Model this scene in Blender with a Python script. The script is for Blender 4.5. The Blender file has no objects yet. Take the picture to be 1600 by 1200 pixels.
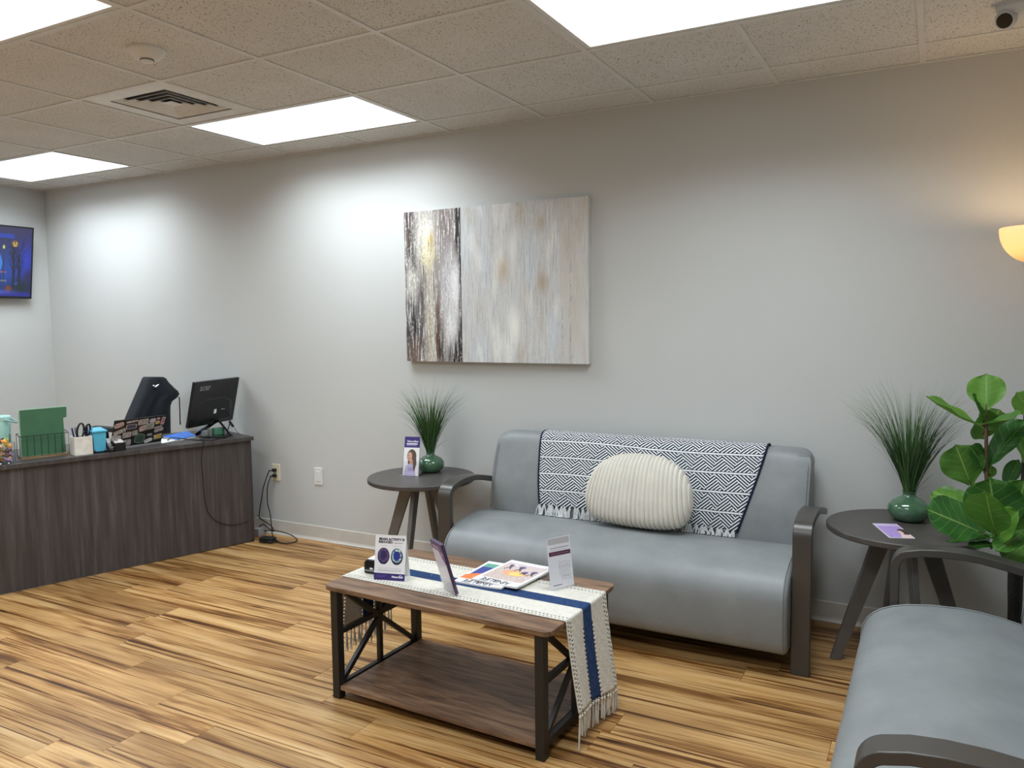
import bpy, bmesh, math, random
import numpy as np
from mathutils import Vector, Matrix

random.seed(7)
RNG = np.random.default_rng(11)
scene = bpy.context.scene
COL = scene.collection

# ------------------------------------------------------------------ camera
CAM = Vector((3.7408, -3.9796, 1.4664))
FPX, YAW, PITCH, ROLL = 1230.4, 0.4937, -0.0801, -0.0116


def cam_axes():
    cy, sy, cp, sp = math.cos(YAW), math.sin(YAW), math.cos(PITCH), math.sin(PITCH)
    f = Vector((-sy * cp, cy * cp, sp))
    r = Vector((cy, sy, 0))
    u = r.cross(f)
    c, s = math.cos(ROLL), math.sin(ROLL)
    return c * r + s * u, -s * r + c * u, f


CR, CU, CF = cam_axes()
cd = bpy.data.cameras.new('camera')
cd.sensor_width = 36
cd.lens = FPX / 1600 * 36
cd.clip_start = 0.05
cam = bpy.data.objects.new('camera', cd)
COL.objects.link(cam)
cam.matrix_world = Matrix(((CR.x, CU.x, -CF.x, CAM.x), (CR.y, CU.y, -CF.y, CAM.y), (CR.z, CU.z, -CF.z, CAM.z), (0, 0, 0, 1)))
scene.camera = cam

# ------------------------------------------------------------------ world, exposure
w = bpy.data.worlds.new('world')
scene.world = w
w.use_nodes = True
w.node_tree.nodes['Background'].inputs[0].default_value = (0.9, 0.95, 1, 1)
w.node_tree.nodes['Background'].inputs[1].default_value = 0.0
vs = scene.view_settings
vs.view_transform = 'Standard'
vs.look = 'None'
vs.gamma = 1
vs.use_curve_mapping = False
vs.exposure = 0.1
scene.cycles.transparent_max_bounces = 32
PANEL_STRENGTH = 1.7
PANEL_WATTS = 21.0
PANEL_SPREAD = math.radians(146)
PANEL_COLOR = (0.84, 0.935, 1.0)
LAMP_POWER = 2.7


def P(u, v, ax, val):
    """photo pixel -> the point where its ray meets the plane axis=val"""
    d = CR * ((u - 800) / FPX) - CU * ((v - 600) / FPX) + CF
    return CAM + d * ((val - CAM[ax]) / d[ax])


# ------------------------------------------------------------------ materials
def lin(c):
    return tuple((x / 255 / 12.92) if x / 255 <= 0.04045 else ((x / 255 + 0.055) / 1.055) ** 2.4 for x in c)


MATS = {}


class NT:
    def __init__(s, name):
        s.m = bpy.data.materials.new(name)
        s.m.use_nodes = True
        s.t = s.m.node_tree
        s.b = s.t.nodes['Principled BSDF']
        s.out = s.t.nodes['Material Output']

    def n(s, typ, **kw):
        x = s.t.nodes.new('ShaderNode' + typ)
        for k, v in kw.items():
            setattr(x, k, v)
        return x

    def l(s, a, b):
        s.t.links.new(a, b)

    def set(s, k, v):
        s.b.inputs[k].default_value = v

    def math(s, op, a, b=None, c=None):
        x = s.n('Math', operation=op)
        for i, q in enumerate((a, b, c)):
            if q is None:
                continue
            if isinstance(q, (int, float)):
                x.inputs[i].default_value = q
            else:
                s.l(q, x.inputs[i])
        return x.outputs[0]

    def ramp(s, fac, stops, interp='LINEAR'):
        x = s.n('ValToRGB')
        x.color_ramp.interpolation = interp
        e = x.color_ramp.elements
        while len(e) < len(stops):
            e.new(0.5)
        for i, (p, c) in enumerate(stops):
            e[i].position = p
            e[i].color = (*lin(c), 1)
        s.l(fac, x.inputs[0])
        return x.outputs[0]

    def mix(s, fac, a, b, mode='MIX'):
        x = s.n('MixRGB', blend_type=mode)
        for i, q in enumerate((fac, a, b)):
            if isinstance(q, (int, float)):
                x.inputs[i].default_value = q
            elif isinstance(q, tuple):
                x.inputs[i].default_value = (*lin(q), 1)
            else:
                s.l(q, x.inputs[i])
        return x.outputs[0]

    def coords(s, scale=(1, 1, 1), kind='Object', randomize=False, rot=(0, 0, 0)):
        tc = s.n('TexCoord')
        v = tc.outputs[kind]
        if randomize:
            oi = s.n('ObjectInfo')
            cm = s.n('CombineXYZ')
            for i, k in enumerate((37.0, 91.0, 53.0)):
                s.l(s.math('MULTIPLY', oi.outputs['Random'], k), cm.inputs[i])
            ad = s.n('VectorMath', operation='ADD')
            s.l(v, ad.inputs[0])
            s.l(cm.outputs[0], ad.inputs[1])
            v = ad.outputs[0]
        mp = s.n('Mapping')
        mp.inputs['Scale'].default_value = scale
        mp.inputs['Rotation'].default_value = rot
        s.l(v, mp.inputs[0])
        return mp.outputs[0]

    def noise(s, vec, scale=5, detail=3, rough=0.5, dist=0.0):
        x = s.n('TexNoise')
        x.inputs['Scale'].default_value = scale
        x.inputs['Detail'].default_value = detail
        x.inputs['Roughness'].default_value = rough
        x.inputs['Distortion'].default_value = dist
        s.l(vec, x.inputs['Vector'])
        return x.outputs['Fac']

    def bump(s, h, strength=0.2, dist=0.01):
        x = s.n('Bump')
        x.inputs['Strength'].default_value = strength
        x.inputs['Distance'].default_value = dist
        s.l(h, x.inputs['Height'])
        s.l(x.outputs[0], s.b.inputs['Normal'])


def simple(name, col, rough=0.5, metal=0.0, var=0.06, scale=12, bump=0.0, bscale=60, coat=0.0, spec=0.5, alpha=None, trans=0.0):
    if name in MATS:
        return MATS[name]
    t = NT(name)
    v = t.coords()
    f = t.noise(v, scale, 3)
    d = tuple(max(0, c * (1 - var)) for c in col)
    e = tuple(min(255, c * (1 + var)) for c in col)
    t.l(t.ramp(f, [(0.3, d), (0.7, e)]), t.b.inputs['Base Color'])
    t.set('Roughness', rough)
    t.set('Metallic', metal)
    t.set('Coat Weight', coat)
    t.set('Specular IOR Level', spec)
    if trans:
        t.set('Transmission Weight', trans)
    if bump:
        t.bump(t.noise(v, bscale, 4), bump, 0.004)
    MATS[name] = t.m
    return t.m


def m_emit(name, col, strength):
    t = NT(name)
    t.set('Base Color', (0.8, 0.8, 0.8, 1))
    t.set('Emission Color', (*col, 1))
    t.set('Emission Strength', strength)
    MATS[name] = t.m
    return t.m


def m_wall():
    t = NT('wall_paint')
    v = t.coords()
    t.l(t.ramp(t.noise(v, 1.3, 3), [(0.3, (196, 197, 195)), (0.7, (200, 201, 199))]), t.b.inputs['Base Color'])
    t.set('Roughness', 0.62)
    t.bump(t.noise(v, 260, 3), 0.06, 0.002)
    MATS['wall'] = t.m


def m_plank():
    t = NT('floor_plank_wood')
    a = t.noise(t.coords((0.42, 7.0, 1), randomize=True), 2.4, 5, 0.6, 0.55)
    b = t.noise(t.coords((0.9, 60, 1), randomize=True), 2.2, 3, 0.6, 0.25)
    c = t.noise(t.coords((0.5, 2.6, 1), randomize=True), 2.0, 3, 0.5, 0.5)
    d = t.noise(t.coords((0.30, 17, 1), randomize=True), 2.6, 4, 0.65, 0.7)
    base = t.ramp(a, [(0.30, (108, 80, 58)), (0.40, (160, 124, 90)), (0.48, (204, 170, 130)), (0.62, (219, 189, 150)), (0.78, (230, 205, 172))])
    fine = t.ramp(b, [(0.30, (150, 128, 104)), (0.44, (232, 220, 202)), (0.7, (255, 250, 242))])
    col = t.mix(0.7, base, fine, 'MULTIPLY')
    streak = t.ramp(d, [(0.345, (88, 62, 46)), (0.40, (166, 134, 106)), (0.45, (255, 255, 255))])
    col = t.mix(0.9, col, streak, 'MULTIPLY')
    patch = t.ramp(c, [(0.36, (178, 156, 136)), (0.5, (255, 252, 246))])
    col = t.mix(0.6, col, patch, 'MULTIPLY')
    vo = t.n('TexVoronoi')
    vo.inputs['Scale'].default_value = 1.0
    t.l(t.coords((1.3, 6.0, 1), randomize=True), vo.inputs['Vector'])
    k = t.ramp(vo.outputs['Distance'], [(0.03, (96, 68, 48)), (0.09, (255, 255, 255))])
    col = t.mix(0.7, col, k, 'MULTIPLY')
    oi = t.n('ObjectInfo')
    hs = t.n('HueSaturation')
    t.l(t.math('ADD', t.math('MULTIPLY', oi.outputs['Random'], 0.24), 0.71), hs.inputs['Value'])
    hs.inputs['Saturation'].default_value = 1.14
    t.l(col, hs.inputs['Color'])
    t.l(hs.outputs[0], t.b.inputs['Base Color'])
    t.set('Roughness', 0.40)
    t.set('Specular IOR Level', 0.4)
    t.bump(b, 0.06, 0.002)
    MATS['plank'] = t.m


def m_tile():
    t = NT('ceiling_tile')
    v = t.coords(randomize=True)
    f = t.noise(v, 3, 3)
    vo = t.noise(v, 150, 2, 0.55)
    base = t.ramp(f, [(0.3, (208, 208, 206)), (0.7, (215, 215, 213))])
    sp = t.ramp(vo, [(0.31, (108, 101, 94)), (0.40, (255, 255, 255))])
    t.l(t.mix(1.0, base, sp, 'MULTIPLY'), t.b.inputs['Base Color'])
    t.set('Roughness', 0.95)
    t.set('Specular IOR Level', 0.1)
    t.bump(vo, 0.5, 0.004)
    MATS['tile'] = t.m


def m_desk():
    t = NT('dark_laminate')
    v = t.coords((16, 16, 0.7))
    a = t.noise(v, 3, 5, 0.6, 0.3)
    v2 = t.coords((5, 5, 0.15))
    b = t.noise(v2, 2, 3)
    c1 = t.ramp(a, [(0.3, (60, 55, 54)), (0.55, (78, 72, 71)), (0.75, (99, 94, 93))])
    c2 = t.ramp(b, [(0.3, (200, 194, 192)), (0.7, (255, 255, 255))])
    t.l(t.mix(0.7, c1, c2, 'MULTIPLY'), t.b.inputs['Base Color'])
    t.set('Roughness', 0.45)
    MATS['desk'] = t.m


def m_walnut():
    t = NT('walnut_board')
    v = t.coords((1.3, 11, 11))
    a = t.noise(v, 3, 5, 0.6, 0.8)
    v2 = t.coords((2, 55, 55))
    b = t.noise(v2, 3, 3)
    c1 = t.ramp(a, [(0.28, (70, 50, 38)), (0.45, (112, 84, 64)), (0.6, (138, 107, 82)), (0.78, (156, 126, 100))])
    c2 = t.ramp(b, [(0.3, (190, 176, 164)), (0.6, (255, 255, 255))])
    t.l(t.mix(0.6, c1, c2, 'MULTIPLY'), t.b.inputs['Base Color'])
    t.set('Roughness', 0.38)
    t.bump(b, 0.06, 0.002)
    MATS['walnut'] = t.m


def m_vinyl():
    t = NT('grey_vinyl')
    v = t.coords()
    f = t.noise(v, 7, 5, 0.6)
    t.l(t.ramp(f, [(0.25, (122, 126, 127)), (0.75, (139, 142, 143))]), t.b.inputs['Base Color'])
    t.set('Roughness', 0.46)
    t.set('Specular IOR Level', 0.45)
    g = t.math('ADD', t.noise(v, 220, 3), t.math('MULTIPLY', t.noise(v, 11, 3), 2.0))
    t.bump(g, 0.10, 0.003)
    MATS['vinyl'] = t.m


def m_blanket():
    t = NT('woven_blanket')
    uv = t.n('UVMap')
    sp = t.n('SeparateXYZ')
    t.l(uv.outputs[0], sp.inputs[0])
    u, v = sp.outputs[0], sp.outputs[1]
    ROW, CELL, K = 0.088, 0.100, 66.0
    vr = t.math('FRACT', t.math('ADD', t.math('DIVIDE', v, ROW), 0.5))
    row = t.math('FLOOR', t.math('ADD', t.math('DIVIDE', v, ROW), 0.5))
    sh = t.math('MULTIPLY', row, 0.37)
    ur = t.math('FRACT', t.math('ADD', t.math('DIVIDE', u, CELL), sh))
    tri = t.math('ABSOLUTE', t.math('SUBTRACT', t.math('MULTIPLY', ur, 2.0), 1.0))
    sel = t.math('GREATER_THAN', vr, tri)
    sA = t.math('FRACT', t.math('MULTIPLY', t.math('ADD', t.math('MULTIPLY', u, 0.75), v), K))
    sB = t.math('FRACT', t.math('MULTIPLY', t.math('SUBTRACT', t.math('MULTIPLY', u, 0.75), v), K))
    d = t.math('SUBTRACT', sA, sB)
    st = t.math('ADD', sB, t.math('MULTIPLY', d, sel))
    stripe = t.math('GREATER_THAN', st, 0.52)
    wl = t.math('FRACT', t.math('DIVIDE', v, ROW))
    line = t.math('LESS_THAN', t.math('ABSOLUTE', t.math('SUBTRACT', wl, 0.5)), 0.045)
    lineb = t.math('LESS_THAN', t.math('ABSOLUTE', t.math('SUBTRACT', wl, 0.5)), 0.075)
    fac = t.math('MAXIMUM', t.math('MULTIPLY', stripe, t.math('SUBTRACT', 1.0, lineb)), line)
    col = t.mix(fac, (30, 35, 50), (228, 230, 232))
    t.l(col, t.b.inputs['Base Color'])
    t.set('Roughness', 0.95)
    t.set('Specular IOR Level', 0.1)
    t.bump(t.math('ADD', stripe, t.noise(t.coords(), 400, 2)), 0.35, 0.002)
    MATS['blanket'] = t.m


def m_leaf(name, base, vein, dark):
    t = NT(name)
    uv = t.n('UVMap')
    sp = t.n('SeparateXYZ')
    t.l(uv.outputs[0], sp.inputs[0])
    x = t.math('ABSOLUTE', t.math('SUBTRACT', sp.outputs[0], 0.5))
    mid = t.math('LESS_THAN', x, 0.018)
    s = t.math('FRACT', t.math('MULTIPLY', t.math('SUBTRACT', sp.outputs[1], t.math('MULTIPLY', x, 0.55)), 6.5))
    side = t.math('LESS_THAN', t.math('ABSOLUTE', t.math('SUBTRACT', s, 0.5)), 0.045)
    vn = t.math('MULTIPLY', t.math('MAXIMUM', mid, t.math('MULTIPLY', side, 0.4)), 0.7)
    oi = t.n('ObjectInfo')
    f = t.math('ADD', t.math('MULTIPLY', t.noise(t.coords(), 9, 3), 0.5), t.math('MULTIPLY', oi.outputs['Random'], 0.5))
    c = t.mix(vn, t.ramp(f, [(0.3, dark), (0.7, base)]), vein)
    t.l(c, t.b.inputs['Base Color'])
    t.set('Roughness', 0.42)
    t.bump(t.math('MULTIPLY', vn, -1.0), 0.3, 0.003)
    # thin leaf: some light comes through
    tr = t.n('BsdfTranslucent')
    t.l(c, tr.inputs[0])
    mx = t.n('MixShader')
    mx.inputs[0].default_value = 0.28
    t.l(t.b.outputs[0], mx.inputs[1])
    t.l(tr.outputs[0], mx.inputs[2])
    t.l(mx.outputs[0], t.out.inputs[0])
    MATS[name] = t.m
    return t.m


def m_print(name, rough=0.45, emit=0.0):
    t = NT(name)
    a = t.n('VertexColor', layer_name='print')
    t.l(a.outputs[0], t.b.inputs['Base Color'])
    t.set('Roughness', rough)
    if emit:
        t.set('Base Color', (0.01, 0.01, 0.01, 1))
        for lk in list(t.t.links):
            if lk.to_socket == t.b.inputs['Base Color']:
                t.t.links.remove(lk)
        t.l(a.outputs[0], t.b.inputs['Emission Color'])
        t.set('Emission Strength', emit)
    MATS[name] = t.m
    return t.m


def m_clear(name, col=(254, 254, 255), rough=0.03, fac=0.12):
    t = NT(name)
    gl = t.n('BsdfGlossy')
    gl.inputs['Roughness'].default_value = rough
    tr = t.n('BsdfTransparent')
    tr.inputs[0].default_value = (*lin(col), 1)
    fr = t.n('Fresnel')
    fr.inputs[0].default_value = 1.35
    mx = t.n('MixShader')
    ge = t.n('NewGeometry')
    front = t.math('SUBTRACT', 1.0, ge.outputs['Backfacing'])       # reflect off outer faces only
    t.l(t.math('MULTIPLY', t.math('MULTIPLY', fr.outputs[0], front), fac * 5.0), mx.inputs[0])
    t.l(tr.outputs[0], mx.inputs[1])
    t.l(gl.outputs[0], mx.inputs[2])
    t.l(mx.outputs[0], t.out.inputs[0])
    MATS[name] = t.m
    return t.m


def m_grass():
    t = NT('grass_blade')
    uv = t.n('UVMap')
    sp = t.n('SeparateXYZ')
    t.l(uv.outputs[0], sp.inputs[0])
    c = t.ramp(sp.outputs[1], [(0.0, (80, 118, 66)), (0.7, (80, 118, 66)), (0.9, (122, 148, 104)), (1.0, (160, 164, 138))])
    d = t.ramp(sp.outputs[0], [(0.0, (150, 165, 150)), (1.0, (255, 255, 240))])
    t.l(t.mix(1.0, c, d, 'MULTIPLY'), t.b.inputs['Base Color'])
    t.set('Roughness', 0.5)
    MATS['grass'] = t.m


m_wall(); m_plank(); m_tile(); m_desk(); m_walnut(); m_vinyl(); m_blanket(); m_grass()
m_leaf('fig_leaf', (98, 148, 52), (150, 182, 96), (50, 102, 42))
m_print('print'); m_print('screen', 0.2, 0.75); m_clear('acrylic', fac=0.42); m_clear('jar_plastic', (246, 248, 250), 0.06, 0.5)
MATS['panel'] = m_emit('light_panel', PANEL_COLOR, PANEL_STRENGTH)
GRID = simple('grid_white', (210, 210, 208), 0.5, var=0.02)
TRIMW = simple('light_trim', (222, 222, 220), 0.4, var=0.01)
BASE = simple('baseboard_vinyl', (203, 198, 190), 0.4, var=0.02)
ARM = simple('bronze_bent_wood', (74, 70, 66), 0.34, 0.25, var=0.05, scale=5)
LEGM = simple('taupe_leg', (108, 105, 102), 0.4, 0.2, var=0.05)
TOPM = simple('side_table_top', (74, 69, 66), 0.42, var=0.06, scale=20)
BLACK = simple('black_metal', (24, 23, 22), 0.45, var=0.1)
BLKPL = simple('black_plastic', (20, 21, 22), 0.35, var=0.1)
RUBBER = simple('black_rubber', (16, 16, 17), 0.5, var=0.1)
CREAM = simple('cream_knit', (212, 207, 196), 0.95, var=0.03, scale=60, bump=0.7, bscale=220, spec=0.1)
NAVY = simple('navy_knit', (46, 66, 104), 0.95, var=0.14, scale=90, bump=0.7, bscale=240, spec=0.1)
PLUSH = simple('cream_plush', (216, 211, 200), 0.95, var=0.02, bump=0.35, bscale=300, spec=0.1)
FRINGE = simple('white_yarn', (206, 208, 208), 0.95, var=0.08, scale=90, spec=0.1)
NAVYED = simple('navy_yarn', (34, 40, 62), 0.95, var=0.1, scale=90, spec=0.1)
VASE = simple('green_glaze', (70, 104, 78), 0.10, var=0.07, scale=9, coat=0.6)
WHITEP = simple('white_plastic', (222, 222, 220), 0.35, var=0.01)
ALMOND = simple('almond_plastic', (222, 214, 188), 0.35, var=0.02)
PAPER = simple('white_paper', (232, 231, 228), 0.7, var=0.01)
CANVAS = simple('canvas_edge', (206, 204, 198), 0.8, var=0.03)
INKP = simple('purple_ink', (52, 36, 104), 0.5, var=0.03)
INKK = simple('dark_ink', (40, 36, 56), 0.5, var=0.03)
INKG = simple('grey_ink', (150, 146, 148), 0.6, var=0.03)
INKW = simple('white_ink', (240, 240, 244), 0.5, var=0.01)
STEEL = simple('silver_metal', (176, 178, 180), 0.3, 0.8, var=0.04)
STEM = simple('brown_stem', (92, 70, 50), 0.7, var=0.15, scale=40)
BARK = simple('black_bark', (26, 24, 21), 0.75, var=0.3, scale=60, bump=1.0, bscale=90)
FABRIC = simple('black_jacket_fabric', (20, 24, 32), 0.8, var=0.15, bump=0.2, bscale=180)
MESHK = simple('black_chair_fabric', (24, 27, 31), 0.7, var=0.1)


# ------------------------------------------------------------------ geometry helpers
def wm(o):
    m = o.matrix_basis.copy()
    return wm(o.parent) @ m if o.parent else m


class MB:
    def __init__(s):
        s.v, s.f, s.uv = [], [], None

    def add(s, vs_, fs_, M=None):
        o = len(s.v)
        s.v += [tuple(M @ Vector(p)) if M is not None else tuple(p) for p in vs_]
        s.f += [tuple(i + o for i in f) for f in fs_]
        return s

    def box(s, lo, hi, M=None):
        (a, b, c), (d, e, f) = lo, hi
        return s.add([(a, b, c), (d, b, c), (d, e, c), (a, e, c), (a, b, f), (d, b, f), (d, e, f), (a, e, f)],
                     [(3, 2, 1, 0), (4, 5, 6, 7), (0, 1, 5, 4), (1, 2, 6, 5), (2, 3, 7, 6), (3, 0, 4, 7)], M)

    def cbox(s, c, sz, M=None):
        return s.box([c[i] - sz[i] / 2 for i in range(3)], [c[i] + sz[i] / 2 for i in range(3)], M)

    def bar(s, a, b, wd, th, up=(0, 0, 1)):
        """rectangular bar from a to b; wd across, th along 'up'"""
        a, b = Vector(a), Vector(b)
        d = (b - a)
        L = d.length
        d.normalize()
        x = d.cross(Vector(up))
        if x.length < 1e-5:
            x = d.cross(Vector((1, 0, 0)))
        x.normalize()
        z = x.cross(d)
        M = Matrix(((d.x, x.x, z.x, a.x), (d.y, x.y, z.y, a.y), (d.z, x.z, z.z, a.z), (0, 0, 0, 1)))
        return s.box((0, -wd / 2, -th / 2), (L, wd / 2, th / 2), M)

    def prism(s, pts, z0, z1, M=None):
        n = len(pts)
        return s.add([(x, y, z0) for x, y in pts] + [(x, y, z1) for x, y in pts],
                     [tuple(range(n - 1, -1, -1)), tuple(range(n, 2 * n))] + [(i, (i + 1) % n, n + (i + 1) % n, n + i) for i in range(n)], M)

    def lathe(s, prof, n=32, c=(0, 0, 0), M=None, cap=True):
        vs_, fs_ = [], []
        for r, z in prof:
            for k in range(n):
                a = 2 * math.pi * k / n
                vs_.append((c[0] + r * math.cos(a), c[1] + r * math.sin(a), c[2] + z))
        for i in range(len(prof) - 1):
            for k in range(n):
                k2 = (k + 1) % n
                fs_.append((i * n + k, i * n + k2, (i + 1) * n + k2, (i + 1) * n + k))
        if cap:
            fs_.append(tuple(range(n - 1, -1, -1)))
            fs_.append(tuple((len(prof) - 1) * n + k for k in range(n)))
        return s.add(vs_, fs_, M)

    def cyl(s, a, b, r0, r1=None, n=16):
        return s.tube([a, b], [r0, r0 if r1 is None else r1], n)

    def tube(s, pts, r, n=8, cap=True, sy=1.0):
        pts = [Vector(p) for p in pts]
        rr = r if isinstance(r, (list, tuple)) else [r] * len(pts)
        vs_, fs_ = [], []
        ref = None
        for i, p in enumerate(pts):
            d = (pts[min(i + 1, len(pts) - 1)] - pts[max(i - 1, 0)])
            d.normalize()
            if ref is None:
                ref = d.cross(Vector((0, 0, 1)))
                if ref.length < 1e-3:
                    ref = d.cross(Vector((1, 0, 0)))
            x = (ref - d * ref.dot(d))
            x.normalize()
            ref = x
            y = d.cross(x)
            for k in range(n):
                a = 2 * math.pi * k / n
                vs_.append(p + (x * math.cos(a) + y * (sy * math.sin(a))) * rr[i])
        for i in range(len(pts) - 1):
            for k in range(n):
                k2 = (k + 1) % n
                fs_.append((i * n + k, i * n + k2, (i + 1) * n + k2, (i + 1) * n + k))
        if cap:
            fs_.append(tuple(range(n - 1, -1, -1)))
            fs_.append(tuple((len(pts) - 1) * n + k for k in range(n)))
        return s.add(vs_, fs_)

    def ribbon(s, path, x0, x1, th):
        """slab bent along a (y,z) path, extruded in x; path is the centre line"""
        n = len(path)
        left, right = [], []
        for i, (y, z) in enumerate(path):
            a, b = path[max(0, i - 1)], path[min(n - 1, i + 1)]
            dy, dz = b[0] - a[0], b[1] - a[1]
            L = math.hypot(dy, dz)
            ny, nz = -dz / L * th / 2, dy / L * th / 2
            left.append((y + ny, z + nz))
            right.append((y - ny, z - nz))
        vs_, fs_ = [], []
        for i in range(n):
            for (y, z), x in ((left[i], x0), (left[i], x1), (right[i], x1), (right[i], x0)):
                vs_.append((x, y, z))
        for i in range(n - 1):
            for k in range(4):
                k2 = (k + 1) % 4
                fs_.append((i * 4 + k, i * 4 + k2, (i + 1) * 4 + k2, (i + 1) * 4 + k))
        fs_.append((3, 2, 1, 0))
        fs_.append(tuple((n - 1) * 4 + k for k in range(4)))
        return s.add(vs_, fs_)

    def sheet(s, G, closed_u=False):
        """grid of points G[j][i]"""
        nj, ni = len(G), len(G[0])
        vs_ = [p for row in G for p in row]
        fs_ = [(j * ni + i, j * ni + (i + 1) % ni, (j + 1) * ni + (i + 1) % ni, (j + 1) * ni + i)
               for j in range(nj - 1) for i in range(ni if closed_u else ni - 1)]
        return s.add(vs_, fs_)

    def mesh(s, name, mat, smooth=None, inv=None, fix=True):
        m = bpy.data.meshes.new(name)
        m.from_pydata([tuple(inv @ Vector(p)) for p in s.v] if inv is not None else s.v, [], s.f)
        if fix:
            bm = bmesh.new()
            bm.from_mesh(m)
            bmesh.ops.recalc_face_normals(bm, faces=bm.faces)
            bm.to_mesh(m)
            bm.free()
        m.materials.append(MATS[mat] if isinstance(mat, str) else mat)
        if smooth is not None:
            m.polygons.foreach_set('use_smooth', [True] * len(m.polygons))
            if smooth < 180:
                m.set_sharp_from_angle(angle=math.radians(smooth))
        m.update()
        return m

    def build(s, name, mat, parent=None, smooth=None, bevel=0.0, seg=2, world=True, subsurf=0, solid=0.0, fix=True):
        inv = wm(parent).inverted() if (parent is not None and world) else None
        m = s.mesh(name, mat, smooth, inv, fix)
        return link(name, m, parent, bevel, seg, subsurf, solid)


def link(name, m, parent=None, bevel=0.0, seg=2, subsurf=0, solid=0.0):
    o = bpy.data.objects.new(name, m)
    COL.objects.link(o)
    o.parent = parent
    if solid:
        q = o.modifiers.new('solid', 'SOLIDIFY')
        q.thickness = solid
        q.offset = 0
    if subsurf:
        q = o.modifiers.new('sub', 'SUBSURF')
        q.levels = q.render_levels = subsurf
    if bevel:
        q = o.modifiers.new('bevel', 'BEVEL')
        q.width = bevel
        q.segments = seg
        q.limit_method = 'ANGLE'
        q.angle_limit = math.radians(40)
    return o


def tag(o, label, cat, group=None):
    o['label'] = label
    o['category'] = cat
    if group:
        o['group'] = group
    return o


def thing(name, label, cat, loc=(0, 0, 0), rz=0.0, group=None):
    o = bpy.data.objects.new(name, None)
    o.empty_display_size = 0.05
    COL.objects.link(o)
    o.location = loc
    o.rotation_euler = (0, 0, rz)
    return tag(o, label, cat, group)


def struct(o):
    o['kind'] = 'structure'
    return o


def copy_tree(o, parent=None):
    c = o.copy()
    COL.objects.link(c)
    c.parent = parent
    for ch in list(o.children):
        copy_tree(ch, c)
    return c


def frame(o, ex, ey):
    """matrix with origin o, x along ex, y along ey (made square)"""
    ex = Vector(ex).normalized()
    ez = ex.cross(Vector(ey)).normalized()
    ey = ez.cross(ex)
    return Matrix(((ex.x, ey.x, ez.x, o[0]), (ex.y, ey.y, ez.y, o[1]), (ex.z, ey.z, ez.z, o[2]), (0, 0, 0, 1)))


def spline(pts, n=8):
    """Catmull-Rom through pts"""
    pts = [Vector(p) for p in pts]
    q = [pts[0] * 2 - pts[1]] + pts + [pts[-1] * 2 - pts[-2]]
    out = []
    for i in range(1, len(q) - 2):
        for k in range(n):
            t = k / n
            a, b, c, d = q[i - 1:i + 3]
            out.append(0.5 * ((2 * b) + (c - a) * t + (2 * a - 5 * b + 4 * c - d) * t * t + (3 * b - a - 3 * c + d) * t ** 3))
    out.append(pts[-1])
    return out


def rrect(w_, h_, r, n=5, cx=0, cy=0):
    out = []
    for sx, sy, a0 in ((1, 1, 0), (-1, 1, 90), (-1, -1, 180), (1, -1, 270)):
        for k in range(n + 1):
            a = math.radians(a0 + 90 * k / n)
            out.append((cx + sx * (w_ / 2 - r) + r * math.cos(a), cy + sy * (h_ / 2 - r) + r * math.sin(a)))
    return out


# printed surfaces: a fine grid of coloured cells
class Paint:
    def __init__(s, nx, ny, bg):
        s.nx, s.ny = nx, ny
        s.a = np.zeros((ny, nx, 3))
        s.a[:] = lin(bg)
        x = (np.arange(nx) + 0.5) / nx
        y = (np.arange(ny) + 0.5) / ny
        s.X, s.Y = np.meshgrid(x, y)

    def fill(s, mask, c, al=1.0):
        m = np.asarray(mask, float) * al
        s.a = s.a * (1 - m[..., None]) + np.array(lin(c)) * m[..., None]

    def ell(s, cx, cy, rx, ry, c, al=1.0):
        s.fill(((s.X - cx) / rx) ** 2 + ((s.Y - cy) / ry) ** 2 < 1, c, al)

    def rect(s, x0, y0, x1, y1, c, al=1.0):
        s.fill((s.X >= x0) & (s.X < x1) & (s.Y >= y0) & (s.Y < y1), c, al)

    def poly(s, pts, c, al=1.0):
        ins = np.zeros_like(s.X, bool)
        n = len(pts)
        for i in range(n):
            (x0, y0), (x1, y1) = pts[i], pts[(i + 1) % n]
            if y0 == y1:
                continue
            cnd = (y0 > s.Y) != (y1 > s.Y)
            ins ^= cnd & (s.X < (x1 - x0) * (s.Y - y0) / (y1 - y0) + x0)
        s.fill(ins, c, al)

    def line(s, p, q, wd, c, al=1.0, asp=1.0):
        px, py, qx, qy = p[0] * asp, p[1], q[0] * asp, q[1]
        dx, dy = qx - px, qy - py
        L2 = dx * dx + dy * dy + 1e-12
        t = np.clip(((s.X * asp - px) * dx + (s.Y - py) * dy) / L2, 0, 1)
        s.fill((s.X * asp - px - t * dx) ** 2 + (s.Y - py - t * dy) ** 2 < (wd / 2) ** 2, c, al)


def smooth_noise(ny, nx, sy, sx, rng=RNG):
    n = rng.standard_normal((ny, nx))
    for ax, sg in ((0, sy), (1, sx)):
        if sg > 0:
            r = max(1, int(sg * 3))
            k = np.exp(-0.5 * (np.arange(-r, r + 1) / sg) ** 2)
            k /= k.sum()
            pad = [(0, 0), (0, 0)]
            pad[ax] = (r, r)
            n = np.apply_along_axis(lambda m: np.convolve(m, k, 'valid'), ax, np.pad(n, pad, 'wrap'))
    return (n - n.mean()) / n.std()


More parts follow.
